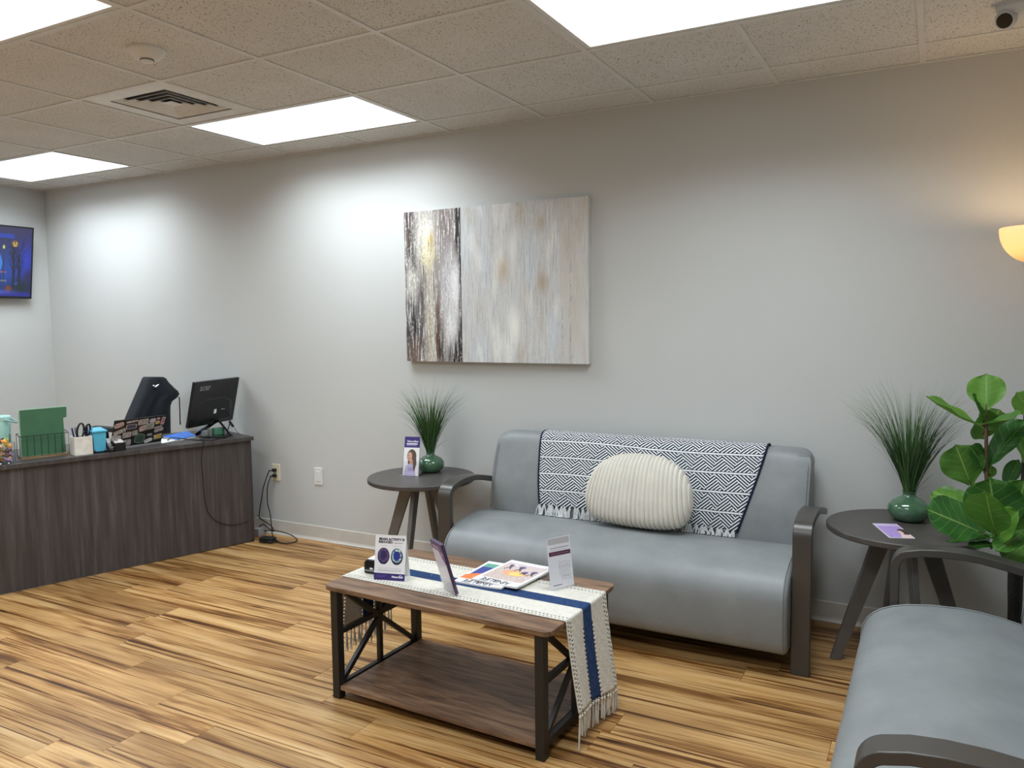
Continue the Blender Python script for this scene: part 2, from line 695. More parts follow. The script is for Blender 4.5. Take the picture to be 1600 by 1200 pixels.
def painted(name, pt, wd, ht, mat, parent, M, zfun=None):
    """grid wd x ht in the frame M (world), coloured from pt"""
    nx, ny = pt.nx, pt.ny
    inv = wm(parent).inverted() @ M if parent is not None else M
    vs_ = []
    for j in range(ny + 1):
        for i in range(nx + 1):
            x, y = wd * i / nx, ht * j / ny
            vs_.append(tuple(inv @ Vector((x, y, zfun(x, y) if zfun else 0))))
    fs_ = [(j * (nx + 1) + i, j * (nx + 1) + i + 1, (j + 1) * (nx + 1) + i + 1, (j + 1) * (nx + 1) + i) for j in range(ny) for i in range(nx)]
    m = bpy.data.meshes.new(name)
    m.from_pydata(vs_, [], fs_)
    ca = m.color_attributes.new('print', 'FLOAT_COLOR', 'CORNER')
    c = np.ones((ny * nx, 4))
    c[:, :3] = np.clip(pt.a.reshape(-1, 3), 0, 1)
    ca.data.foreach_set('color', np.repeat(c, 4, axis=0).astype(np.float32).ravel())
    m.materials.append(MATS[mat])
    m.update()
    return link(name, m, parent)


def text(name, body, size, mat, parent, M, align='LEFT', shear=0.0, depth=0.0002, bold=0.0, space=1.0):
    cu = bpy.data.curves.new(name, 'FONT')
    cu.body = body
    cu.size = size
    cu.align_x = align
    cu.shear = shear
    cu.extrude = depth
    cu.offset = bold
    cu.space_character = space
    cu.resolution_u = 2
    tmp = bpy.data.objects.new('tmp', cu)
    COL.objects.link(tmp)
    dg = bpy.context.evaluated_depsgraph_get()
    m = bpy.data.meshes.new_from_object(tmp.evaluated_get(dg))
    bpy.data.objects.remove(tmp)
    bpy.data.curves.remove(cu)
    inv = wm(parent).inverted() @ M if parent is not None else M
    m.transform(inv)
    m.materials.clear()
    m.materials.append(mat)
    m.name = name
    return link(name, m, parent)


# ================================================================== ROOM
T = 0.6096
H = 2.5677
X0, X1, YF = -2.751, 4.45, -6.35
ROW2 = -0.2725                                  # y of grid row 2


def gx(c):
    return c * T


def gy(r):
    return ROW2 + (r - 2) * T


def room():
    struct(MB().box((X0 - 0.12, 0, -0.1), (X1 + 0.12, 0.12, H + 0.2)).build('wall_back', 'wall'))
    struct(MB().box((X0 - 0.12, YF, -0.1), (X0, 0, H + 0.2)).build('wall_left', 'wall'))
    struct(MB().box((X1, YF, -0.1), (X1 + 0.12, 0, H + 0.2)).build('wall_right', 'wall'))
    struct(MB().box((X0 - 0.12, YF - 0.12, -0.1), (X1 + 0.12, YF, H + 0.2)).build('wall_front', 'wall'))
    # floor with planks
    SUB = simple('floor_underlay', (92, 70, 48), 0.8)
    fl = struct(MB().box((X0 - 0.05, YF - 0.05, -0.1), (X1 + 0.05, 0.05, -0.006)).build('floor', SUB))
    PW, PL = 0.1524, 1.22
    seeds = {round(k): x for k, x in ((4, 0.64), (10, 0.46), (11, 0.73), (12, 1.12), (13, 1.455), (14, 1.244), (15, 1.035))}
    cache = {}

    def plank(x0, x1, y0, y1):
        key = (round(x1 - x0, 3), round(y1 - y0, 3))
        if key not in cache:
            a, b = (x1 - x0) / 2 - 0.0004, (y1 - y0) / 2 - 0.0005
            e = 0.0009
            vs_ = [(-a, -b, -0.006), (a, -b, -0.006), (a, b, -0.006), (-a, b, -0.006)] + \
                  [(-a, -b, -e), (a, -b, -e), (a, b, -e), (-a, b, -e)] + \
                  [(-a + e, -b + e, 0), (a - e, -b + e, 0), (a - e, b - e, 0), (-a + e, b - e, 0)]
            fs_ = [(8, 9, 10, 11)] + [(i, (i + 1) % 4, 4 + (i + 1) % 4, 4 + i) for i in range(4)] + [(4 + i, 4 + (i + 1) % 4, 8 + (i + 1) % 4, 8 + i) for i in range(4)]
            cache[key] = MB().add(vs_, fs_).mesh('plank', 'plank')
        o = link('plank', cache[key], fl)
        o.location = ((x0 + x1) / 2, (y0 + y1) / 2, 0)

    rnd = random.Random(3)
    k = -1
    y = -0.073 + PW
    while y > YF:
        ya, yb = max(y - PW, YF), min(y, 0)
        k += 1
        off = seeds.get(k - 1 + 0, None)
        s = off if off is not None else rnd.uniform(0, PL)
        x = s - PL * math.ceil((s - X0) / PL)
        while x < X1:
            xa, xb = max(x, X0), min(x + PL, X1)
            if xb - xa > 0.02 and yb - ya > 0.01:
                plank(xa, xb, ya, yb)
            x += PL
        y -= PW
    # baseboards: cove base with a small toe
    prof = [(0, 0), (0.014, 0), (0.014, 0.004), (0.008, 0.012), (0.005, 0.022), (0.005, 0.096), (0.003, 0.1), (0, 0.1)]

    def base(name, p, q, nrm):
        m = MB()
        n = len(prof)
        vs_ = [(e[0] + nrm[0] * d, e[1] + nrm[1] * d, z) for e in (p, q) for d, z in prof]
        m.add(vs_, [tuple(range(n)), tuple(range(2 * n - 1, n - 1, -1))] + [(i, (i + 1) % n, n + (i + 1) % n, n + i) for i in range(n)])
        struct(m.build(name, BASE))
    base('baseboard_back', (X0, 0), (X1, 0), (0, -1))
    base('baseboard_left', (X0, 0), (X0, YF), (1, 0))
    base('baseboard_right', (X1, 0), (X1, YF), (-1, 0))
    base('baseboard_front', (X0, YF), (X1, YF), (0, 1))

    # ceiling: slab, tiles, grid bars
    PLEN = simple('plenum', (120, 118, 115), 0.9)
    ce = struct(MB().box((X0 - 0.05, YF - 0.05, H + 0.13), (X1 + 0.05, 0.05, H + 0.2)).build('ceiling', PLEN))
    fixtures = {}
    for c, r in LIGHTS:
        fixtures[(c, r)] = fixtures[(c + 1, r)] = 'L%d_%d' % (c, r)
    fixtures[(0, 0)] = 'V'
    cols = list(range(math.floor(X0 / T), math.ceil(X1 / T)))
    rows = list(range(math.floor((YF - ROW2) / T) + 2, 3))
    tc = {}
    for c in cols:
        for r in rows:
            if (c, r) in fixtures:
                continue
            xa, xb, ya, yb = max(gx(c), X0), min(gx(c + 1), X1), max(gy(r), YF), min(gy(r + 1), 0)
            if xb - xa < 0.02 or yb - ya < 0.02:
                continue
            key = (round(xb - xa, 3), round(yb - ya, 3))
            if key not in tc:
                a, b = (xb - xa) / 2 - 0.002, (yb - ya) / 2 - 0.002
                tc[key] = MB().box((-a, -b, 0), (a, b, 0.016)).mesh('ceiling_tile', 'tile')
            o = link('ceiling_tile', tc[key], ce)
            o.location = ((xa + xb) / 2, (ya + yb) / 2, H + 0.004)
    bw = 0.0235

    def bars(along_x):
        lines = range(rows[0], 3) if along_x else range(cols[0] + 1, cols[-1] + 1)
        for q in lines:
            seg = None
            span = cols if along_x else rows
            for i in list(span) + [None]:
                if i is None:
                    skip = True
                elif along_x:
                    a, b = fixtures.get((i, q - 1)), fixtures.get((i, q))
                    skip = a is not None and a == b
                else:
                    a, b = fixtures.get((q - 1, i)), fixtures.get((q, i))
                    skip = a is not None and a == b
                if not skip:
                    seg = [i, i + 1] if seg is None else [seg[0], i + 1]
                elif seg:
                    if along_x:
                        ya = gy(q)
                        if YF < ya < 0:
                            xa, xb = max(gx(seg[0]), X0), min(gx(seg[1]), X1)
                            MB().box((xa, ya - bw / 2, H), (xb, ya + bw / 2, H + 0.004)).box((xa, ya - 0.001, H + 0.004), (xb, ya + 0.001, H + 0.035)).build('grid_bar', GRID, ce)
                    else:
                        xa = gx(q)
                        if X0 < xa < X1:
                            ya, yb = max(gy(seg[0]), YF), min(gy(seg[1]), 0)
                            MB().box((xa - bw / 2, ya, H - 0.0003), (xa + bw / 2, yb, H + 0.0037)).box((xa - 0.001, ya, H + 0.004), (xa + 0.001, yb, H + 0.035)).build('grid_bar', GRID, ce)
                    seg = None
    bars(True)
    bars(False)
    for nm, lo, hi in (('trim_1', (X0, -0.018, H - 0.001), (X1, 0, H + 0.003)), ('trim_2', (X0, YF, H - 0.001), (X0 + 0.018, -0.018, H + 0.003)), ('trim_3', (X1 - 0.018, YF, H - 0.001), (X1, -0.018, H + 0.003))):
        struct(MB().box(lo, hi).build(nm, GRID))


# 2 x 4 ft panels: (column, row) of their first cell
LIGHTS = [(0, 1), (-4, 1), (4, 0), (0, -2), (-4, -2), (4, -3), (0, -5), (-4, -5), (4, -6)]
LLAB = {(0, 1): 'lit ceiling panel next to the air vent', (-4, 1): 'lit ceiling panel above the television, by the corner',
        (4, 0): 'lit ceiling panel nearest the security camera', (0, -2): 'lit ceiling panel on the far side of the smoke detector from the wall'}
OFFSCREEN = {(-4, -2): 'left', (4, -3): 'right', (0, -5): 'rear_middle', (-4, -5): 'rear_left', (4, -6): 'rear_right'}
room()


def ceiling_light(c, r):
    lab = LLAB.get((c, r), 'lit ceiling panel further into the waiting room')
    end = '_%s_offscreen' % OFFSCREEN[(c, r)] if (c, r) in OFFSCREEN else ''
    x0, x1, y0, y1 = gx(c), gx(c + 2), gy(r), gy(r + 1)
    t = thing('ceiling_light' + end, lab, 'ceiling light', ((x0 + x1) / 2, (y0 + y1) / 2, H), 0, 'recessed light panels')
    fr = MB()
    b = 0.026
    x0, x1, y0, y1 = x0 + 0.008, x1 - 0.008, y0 + 0.008, y1 - 0.008
    for lo, hi in (((x0, y0), (x1, y0 + b)), ((x0, y1 - b), (x1, y1)), ((x0, y0 + b), (x0 + b, y1 - b)), ((x1 - b, y0 + b), (x1, y1 - b))):
        fr.box((*lo, H + 0.0045), (*hi, H + 0.03))
    fr.build('frame', TRIMW, t)
    MB().box((x0 + b, y0 + b, H + 0.009), (x1 - b, y1 - b, H + 0.013)).build('diffuser' + end, 'panel', t)
    li = bpy.data.lights.new('panel_light' + end, 'AREA')
    li.shape = 'RECTANGLE'
    li.size, li.size_y = x1 - x0 - 2 * b, y1 - y0 - 2 * b
    li.energy = PANEL_WATTS
    li.color = PANEL_COLOR
    li.spread = PANEL_SPREAD
    lo = bpy.data.objects.new('panel_light' + end, li)
    COL.objects.link(lo)
    lo.parent = t
    lo.location = (0, 0, 0.007)


for c_, r_ in LIGHTS:
    ceiling_light(c_, r_)


def vent():
    x0, y0 = gx(0), gy(0)
    cx, cy = x0 + T / 2, y0 + T / 2
    t = thing('air_vent', 'white square ceiling air diffuser with stepped louvers', 'vent', (cx, cy, H))
    VM = simple('vent_white', (216, 216, 214), 0.45, var=0.03)
    VD = simple('duct_metal', (116, 118, 120), 0.6)
    fr = MB()
    a, b = T / 2 - 0.012, 0.205
    z0, z1 = H + 0.0045, H + 0.008
    for lo, hi in (((cx - a, cy - a), (cx + a, cy - b)), ((cx - a, cy + b), (cx + a, cy + a)), ((cx - a, cy - b), (cx - b, cy + b)), ((cx + b, cy - b), (cx + a, cy + b))):
        fr.box((*lo, z0), (*hi, z1))
    fr.build('frame', VM, t)
    MB().box((cx - b, cy - b, H + 0.1), (cx + b, cy + b, H + 0.12)).build('duct', VD, t)
    d = MB()
    for s in (0, 1, 2, 3):
        A = b
        q = [(-A, -A), (A, -A), (A, A), (-A, A)]
        p, r = q[s], q[(s + 1) % 4]
        d.add([(cx + p[0], cy + p[1], z1), (cx + r[0], cy + r[1], z1), (cx + r[0], cy + r[1], H + 0.1), (cx + p[0], cy + p[1], H + 0.1)], [(0, 1, 2, 3)])
    d.build('duct_side', VD, t, fix=False)
    # sloped louvers: rings flaring downward and outward
    for k, o in enumerate((0.198, 0.158, 0.118, 0.078)):
        lv = MB()
        i = o - 0.027
        for s in range(4):
            oo = [(-o, -o), (o, -o), (o, o), (-o, o)]
            ii = [(-i, -i), (i, -i), (i, i), (-i, i)]
            zo, zi = H + 0.009, H + 0.026
            p, r = oo[s], oo[(s + 1) % 4]
            pi, ri = ii[s], ii[(s + 1) % 4]
            vs_ = [(cx + p[0], cy + p[1], zo), (cx + r[0], cy + r[1], zo), (cx + ri[0], cy + ri[1], zi), (cx + pi[0], cy + pi[1], zi)]
            lv.add(vs_ + [(x, y, z + 0.002) for x, y, z in vs_], [(0, 1, 2, 3), (7, 6, 5, 4), (0, 4, 5, 1), (2, 6, 7, 3)])
        lv.build('louver', VM, t, fix=False)
    o = 0.038
    MB().add([(cx - o, cy - o, H + 0.012), (cx + o, cy - o, H + 0.012), (cx + o, cy + o, H + 0.012), (cx - o, cy + o, H + 0.012), (cx, cy, H + 0.03)],
             [(0, 1, 4), (1, 2, 4), (2, 3, 4), (3, 0, 4), (3, 2, 1, 0)]).build('center_cone', VM, t)


vent()


def smoke():
    c = P(229, 78, 2, H)
    t = thing('smoke_detector', 'round white smoke detector on the ceiling beside the air vent', 'smoke detector', (c.x, c.y, H))
    SM = simple('detector_white', (216, 216, 214), 0.45, var=0.01)
    MB().lathe([(0.0, 0.006), (0.072, 0.006), (0.072, -0.006), (0.068, -0.012), (0.048, -0.034), (0.04, -0.037), (0.0, -0.037)], 40, c, cap=False).build('body', SM, t, smooth=30)
    MB().lathe([(0.0, -0.036), (0.026, -0.036), (0.024, -0.047), (0.018, -0.050), (0.0, -0.050)], 28, c, cap=False).build('sensor_cap', SM, t, smooth=30)
    gr = simple('detector_slot', (90, 90, 92), 0.5)
    MB().lathe([(0.0265, -0.039), (0.027, -0.039), (0.027, -0.043), (0.0265, -0.043)], 28, c, cap=False).build('slot', gr, t)


smoke()


def camera_turret():
    c = P(1588, 8, 2, H)
    t = thing('security_camera', 'white turret security camera with black lens under the ceiling', 'security camera', (c.x, c.y, H))
    CW = simple('camera_white', (196, 200, 206), 0.35, var=0.01)
    MB().lathe([(0, 0.004), (0.062, 0.004), (0.062, -0.012), (0.056, -0.020), (0.046, -0.028), (0.040, -0.036), (0, -0.036)], 40, c, cap=False).build('base', CW, t, smooth=35)
    b = P(1572, 30, 1, c.y - 0.012)
    look = (Vector((2.9, -3.9, 1.2)) - b).normalized()
    look = (look + Vector((0, 0, -0.12))).normalized()
    M = frame(b, Vector((look.y, -look.x, 0)), look)   # y axis = look
    R = 0.036
    pr = [(R * math.sin(a), -R * math.cos(a)) for a in np.linspace(0, math.pi * 0.72, 20)]
    M2 = frame(b, look.cross(Vector((0, 0, 1))), Vector((0, 0, 1)).cross(look).cross(look) * -1)
    ez = look
    ex = ez.cross(Vector((0, 0, 1))).normalized()
    ey = ez.cross(ex)
    MM = Matrix(((ex.x, ey.x, ez.x, b.x), (ex.y, ey.y, ez.y, b.y), (ex.z, ey.z, ez.z, b.z), (0, 0, 0, 1)))
    MB().lathe([(max(r, 0.0001), z) for r, z in pr], 36, M=MM).build('eyeball', CW, t, smooth=40)
    ze = pr[-1][1]
    MB().lathe([(0.001, ze), (pr[-1][0] - 0.002, ze), (pr[-1][0] - 0.003, ze + 0.002), (0.001, ze + 0.0035)], 32, M=MM).build('lens_face', simple('lens_black', (16, 15, 16), 0.25), t, smooth=30)


camera_turret()


# ================================================================== SOFAS
SEAT_PROF = [(-0.10, 0.12), (-0.70, 0.098), (-0.738, 0.102), (-0.752, 0.116), (-0.760, 0.15), (-0.764, 0.20), (-0.767, 0.25), (-0.768, 0.29), (-0.766, 0.325), (-0.759, 0.356),
             (-0.746, 0.381), (-0.726, 0.402), (-0.70, 0.420), (-0.665, 0.435), (-0.617, 0.447), (-0.55, 0.456), (-0.458, 0.460), (-0.40, 0.456), (-0.34, 0.447), (-0.27, 0.431), (-0.20, 0.415), (-0.10, 0.40)]
BACK_F = [(-0.262, 0.30), (-0.279, 0.40), (-0.281, 0.45), (-0.275, 0.52), (-0.262, 0.594), (-0.243, 0.66), (-0.220, 0.725), (-0.196, 0.785), (-0.178, 0.822)]


def back_y(z):
    zs = [p[1] for p in BACK_F]
    return float(np.interp(z, zs, [p[0] for p in BACK_F]))


def seat_z(y):
    pts = [p for p in SEAT_PROF if p[1] > 0.3]
    pts = sorted(pts)
    return float(np.interp(y, [p[0] for p in pts], [p[1] for p in pts]))


def loft_profile(prof, x0, x1, r, nend=5):
    """closed (y,z) profile extruded along x with softly rounded ends"""
    pts = np.array(prof)
    n = len(pts)
    cen = pts.mean(axis=0)
    # inward normals
    nx_ = np.zeros_like(pts)
    for i in range(n):
        d = pts[(i + 1) % n] - pts[i - 1]
        nn = np.array([d[1], -d[0]])
        nn /= (np.linalg.norm(nn) + 1e-9)
        if nn @ (cen - pts[i]) < 0:
            nn = -nn
        nx_[i] = nn
    G = []
    st = []
    for k in range(nend + 1):
        a = math.pi / 2 * k / nend
        st.append((x0 + r * (1 - math.sin(a)), r * (1 - math.cos(a))))
    st = st[::-1]
    xs = [(x0 + r * (1 - math.sin(math.pi / 2 * k / nend)), r * (1 - math.sin(math.pi / 2 * (1 - k / nend) + 0)) if 0 else r * (1 - math.cos(math.pi / 2 * (1 - k / nend)))) for k in range(nend + 1)]
    ring = []
    for k in range(nend + 1):
        a = math.pi / 2 * k / nend            # 0 at end face, 90 at full profile
        ring.append((x0 + r * (1 - math.sin(a)), r * (1 - math.sin(math.acos(1 - math.sin(a))) if 0 else r * (1 - math.cos(math.pi / 2 - a)))))
    rings = []
    for k in range(nend + 1):
        a = math.pi / 2 * k / nend
        rings.append((x0 + r * (1 - math.cos(a)), r * (1 - math.sin(a))))
    full = rings + [(x0 + (x1 - x0) * q, 0.0) for q in (0.25, 0.5, 0.75)] + [(x1 - (x - x0), ins) for x, ins in rings[::-1]]
    for x, ins in full:
        p = pts + nx_ * ins
        G.append([(x, y, z) for y, z in p])
    m = MB().sheet(G, closed_u=True)
    m.f.append(tuple(range(n - 1, -1, -1)))
    m.f.append(tuple((len(full) - 1) * n + i for i in range(n)))
    return m


def make_sofa(name, label, W, loc, rz, seams=()):
    t = thing(name, label, 'sofa', loc, rz)
    xi = W / 2 - 0.077
    kw = dict(parent=t, world=False)
    # seat
    s = loft_profile(SEAT_PROF, -xi, xi, 0.022)
    seat = s.build('seat', 'vinyl', smooth=50, **kw)
    for sx in (-1, 1):
        pipe = [(sx * (xi - 0.018), y - 0.0015, z + 0.0015) for y, z in SEAT_PROF[2:]]
        MB().tube(pipe, 0.0028, 6).build('piping', 'vinyl', seat, smooth=180, world=False)
    # backrest: front outline with rounded top corners
    bx = xi + 0.004
    r = 0.06
    zt = 0.853
    zs = list(np.linspace(0.30, zt - r, 12)) + [zt - r + r * math.sin(a) for a in np.linspace(0.15, math.pi / 2, 10)]
    Gf, Gb = [], []
    nx = 24
    for z in zs:
        hw = bx if z <= zt - r else bx - r + math.sqrt(max(0, r * r - (z - zt + r) ** 2))
        e = max(0, (z - (zt - 0.045)) / 0.045)
        yf = back_y(min(z, 0.822)) if z <= 0.822 else back_y(0.822) + 0.012 * ((z - 0.822) / 0.031)
        yb = -0.035 - 0.015 * (z - 0.3) / 0.55
        rowf, rowb = [], []
        for i in range(nx + 1):
            f_ = -1 + 2 * i / nx
            x = hw * math.copysign(abs(f_) ** 0.8, f_)
            edge = max(0.0, (abs(x) - (hw - 0.03)) / 0.03)
            rnd = 0.014 * (1 - math.sqrt(max(0, 1 - edge * edge)))
            tr = 0.032 * (1 - math.sqrt(max(0, 1 - e * e)))
            rowf.append((x, yf + rnd + tr, z))
            rowb.append((x, yb - rnd - tr * 0.7, z))
        Gf.append(rowf)
        Gb.append(rowb)
    m = MB()
    ring = [rf + rb[::-1] for rf, rb in zip(Gf, Gb)]
    m.sheet(ring, closed_u=True)
    n2 = len(ring[0])
    m.f.append(tuple(range(n2)))
    top = (len(ring) - 1) * n2
    for i in range(nx):
        m.f.append((top + i, top + i + 1, top + n2 - 2 - i, top + n2 - 1 - i))
    back = m.build('backrest', 'vinyl', smooth=55, **kw)
    for sx in (-1, 1):
        pts = [(sx * (bx - 0.012), back_y(z) + 0.0015, z) for z in np.linspace(0.45, 0.79, 12)]
        MB().tube(pts, 0.0028, 6).build('piping', 'vinyl', back, smooth=180, world=False)
    # arms: bent slab, front leg and arched arm in one piece
    arc = [(-0.665 + 0.052 * (1 - math.cos(a)), 0.572 + 0.052 * math.sin(a)) for a in np.linspace(0, math.pi / 2 * 0.92, 9)]
    path = [(-0.665, 0.0), (-0.665, 0.2), (-0.665, 0.4)] + arc + [(-0.58, 0.633), (-0.52, 0.638), (-0.45, 0.637), (-0.40, 0.632), (-0.34, 0.621), (-0.28, 0.607), (-0.22, 0.592), (-0.165, 0.577)]
    for sx in (-1, 1):
        a, b = sx * (W / 2), sx * (W / 2 - 0.075)
        MB().ribbon(path, min(a, b), max(a, b), 0.028).build('arm', ARM, smooth=35, bevel=0.003, **kw)
        rear = [(-0.12, 0.4), (-0.11, 0.2), (-0.10, 0.0)]
        MB().ribbon(rear, sx * (W / 2 - 0.26) - 0.03, sx * (W / 2 - 0.26) + 0.03, 0.03).build('rear_leg', ARM, bevel=0.003, **kw)
    MB().box((-xi + 0.02, -0.62, 0.075), (xi - 0.02, -0.09, 0.13)).build('under_frame', BLACK, **kw)
    for x in seams:
        pts = [(x, y - 0.0006, z + 0.0006) for y, z in SEAT_PROF[2:-2]]
        MB().tube(pts, 0.0016, 6).build('seam', 'vinyl', seat, smooth=180, world=False)
    return t


SX = 2.425
make_sofa('sofa', 'long grey vinyl sofa with curved bronze arms, a throw over its back', 1.80, (SX, 0, 0), 0)
make_sofa('loveseat', 'short grey vinyl sofa with curved bronze arms, bare, facing the desk side', 1.54, (4.30, -1.605, 0), -math.pi / 2)


def blanket():
    cz = 0.853
    t = thing('throw_blanket', 'navy and white woven throw with fringe draped over the sofa back', 'blanket', (2.45, -0.2, 0.46))
    # t: arc coordinate from behind the back over the top and down the front
    path = [(-0.052, 0.60), (-0.050, 0.70), (-0.052, 0.80), (-0.062, 0.845), (-0.090, 0.862), (-0.125, 0.864), (-0.150, 0.858), (-0.172, 0.842)]
    for z in np.linspace(0.815, 0.49, 22):
        path.append((back_y(z) - 0.007, z))
    L = [0]
    for a, b in zip(path, path[1:]):
        L.append(L[-1] + math.hypot(b[0] - a[0], b[1] - a[1]))
    nx = 70
    rnd = random.Random(5)
    G, UV = [], []
    for j, (y, z) in enumerate(path):
        row = []
        fr = max(0.0, (0.853 - z) / 0.38) if y < -0.15 else 0.0
        xl = 1.868 + 0.045 * fr
        xr = 3.052 - 0.115 * fr ** 1.2
        for i in range(nx + 1):
            s = i / nx
            x = xl + (xr - xl) * s
            fold = 0.004 * math.sin(s * 17 + fr * 3) * fr + 0.003 * math.sin(s * 41)
            dip = 0
            if y < -0.15:
                dip = -0.03 * (s ** 2) * fr          # hangs lower at the right
            bun = 0.014 * math.exp(-((s - 0.53) / 0.035) ** 2) * math.exp(-((fr - 0.2) / 0.2) ** 2)
            row.append((x, y - abs(fold) - bun, z + dip))
            UV.append(((x - xl) + 0.02 * math.sin(s * 6 + fr * 2) * fr, L[j] + 0.006 * math.sin(s * 7)))
        G.append(row)
    m = MB().sheet(G)
    o = m.build('cloth', 'blanket', t, smooth=180, solid=0.004, fix=False)
    uvl = o.data.uv_layers.new(name='UVMap')
    idx = np.zeros(len(o.data.loops), dtype=np.int32)
    o.data.loops.foreach_get('vertex_index', idx)
    uvl.data.foreach_set('uv', np.array(UV)[idx].astype(np.float32).ravel())
    # dark selvedge on both sides
    for i in (0, nx):
        pts = [G[j][i] for j in range(3, len(G))]
        MB().tube([(x, y - 0.002, z) for x, y, z in pts], 0.005, 6).build('selvedge', NAVYED, t, smooth=180)
    # fringe tassels along the bottom edge
    nt = 42
    for k in range(nt):
        s = (k + 0.5) / nt
        i = min(nx, int(s * nx))
        b = Vector(G[-1][i])
        mb = MB()
        for q in range(7):
            dx = rnd.uniform(-0.014, 0.014)
            e = Vector((b.x + dx * 1.3, b.y - 0.004 - rnd.uniform(0, 0.012), 0))
            zl = b.z - rnd.uniform(0.055, 0.075)
            fl_ = seat_z(e.y - 0.01) + 0.004
            zl = max(zl, fl_)
            e.z = zl
            mid = Vector((b.x + dx, b.y - 0.008, (b.z + zl) / 2))
            tail = Vector((e.x, e.y - rnd.uniform(0.004, 0.02), max(zl - 0.003, seat_z(e.y - 0.02) + 0.003)))
            mb.tube([b + Vector((0, -0.002, 0.008)), mid, e, tail], [0.0035, 0.0032, 0.0028, 0.002], 5)
        mb.cbox((b.x, b.y - 0.003, b.z - 0.006), (0.010, 0.009, 0.012))
        mb.build('tassel', FRINGE, t, smooth=60)


blanket()


def pillow():
    c = Vector((2.494, -0.385, 0.630))
    t = thing('pillow', 'round cream pillow with vertical plush ribs leaning on the throw', 'pillow', (c.x, c.y, 0.455))
    a, b, d = 0.268, 0.192, 0.085
    ex = Vector((1, -0.06, 0)).normalized()
    up = Vector((0, 0.30, 1)).normalized()
    M = frame(c, ex, up)
    nu, nv = 400, 44
    ribs = 25
    G = []
    for j in range(nv + 1):
        ph = -math.pi + 2 * math.pi * j / nv     # around y-z
        row = []
        for i in range(nu + 1):
            u = -1 + 2 * i / nu
            u = max(-1.0, min(1.0, math.sin(u * math.pi / 2)))
            wr = max(0.0, 1 - abs(u) ** 2.6) ** (1 / 2.6)
            rib = abs(math.cos(math.pi * (u + 1) / 2 * ribs)) ** 0.42
            R = 1 - 0.0
            y = math.sin(ph)
            z = math.cos(ph)
            yy = math.copysign(abs(y) ** 0.85, y) * b * wr
            zz = z * d * wr ** 0.75
            n = Vector((0, yy / b / b, zz / d / d))
            if n.length > 0:
                n.normalize()
            wob = 1.0
            off = -0.018 * (1 - rib) * min(1.0, wr * 2)
            yv = yy * wob
            if yv < -b * 0.72:
                yv = -b * 0.72 - (abs(yv) - b * 0.72) * 0.55
            xk = 1 - 0.10 * (yv / b)
            row.append(tuple(M @ Vector((u * a * xk, yv + n.y * off, zz + n.z * off))))
        G.append(row)
    MB().sheet(G).build('pillow_body', PLUSH, t, smooth=180)


pillow()


# ================================================================== SIDE TABLES
def side_table(cx, cy, rz, label):
    h, r = 0.59, 0.305
    t = thing('side_table', label, 'side table', (cx, cy, 0), 0, 'round side tables beside the sofa')
    MB().lathe([(0.001, h - 0.026), (r - 0.004, h - 0.026), (r, h - 0.022), (r, h - 0.004), (r - 0.003, h), (0.001, h)], 72, (cx, cy, 0)).build('table_top', TOPM, t, smooth=35)
    for k in range(4):
        a = rz + k * math.pi / 2
        d = Vector((math.cos(a), math.sin(a), 0))
        s = Vector((-d.y, d.x, 0))
        p0, p1 = d * 0.285, d * 0.115
        z0, z1 = 0.0, h - 0.026
        c0 = Vector((cx, cy, 0))
        wd0, wd1, th = 0.042, 0.075, 0.024        # blade legs: wide radially at the top
        vs_ = []
        for z, p, wd in ((z0, p0, wd0), (z1, p1, wd1)):
            for rr, ss in ((0.0, -th / 2), (0.0, th / 2), (-wd, th / 2), (-wd, -th / 2)):
                q = c0 + p + d * rr + s * ss
                vs_.append((q.x, q.y, z))
        MB().add(vs_, [(3, 2, 1, 0), (4, 5, 6, 7)] + [(i, (i + 1) % 4, 4 + (i + 1) % 4, 4 + i) for i in range(4)]).build('leg', LEGM, t, bevel=0.002)
    MB().lathe([(0.001, h - 0.05), (0.10, h - 0.05), (0.10, h - 0.0255), (0.001, h - 0.0255)], 24, (cx, cy, 0)).build('hub', LEGM, t)
    return t


T1 = (1.176, -0.318)
T2 = (3.648, -0.352)
side_table(*T1, math.radians(12), 'round dark side table holding the brochure stand')
side_table(*T2, math.radians(198), 'round dark side table with a purple card lying on it')


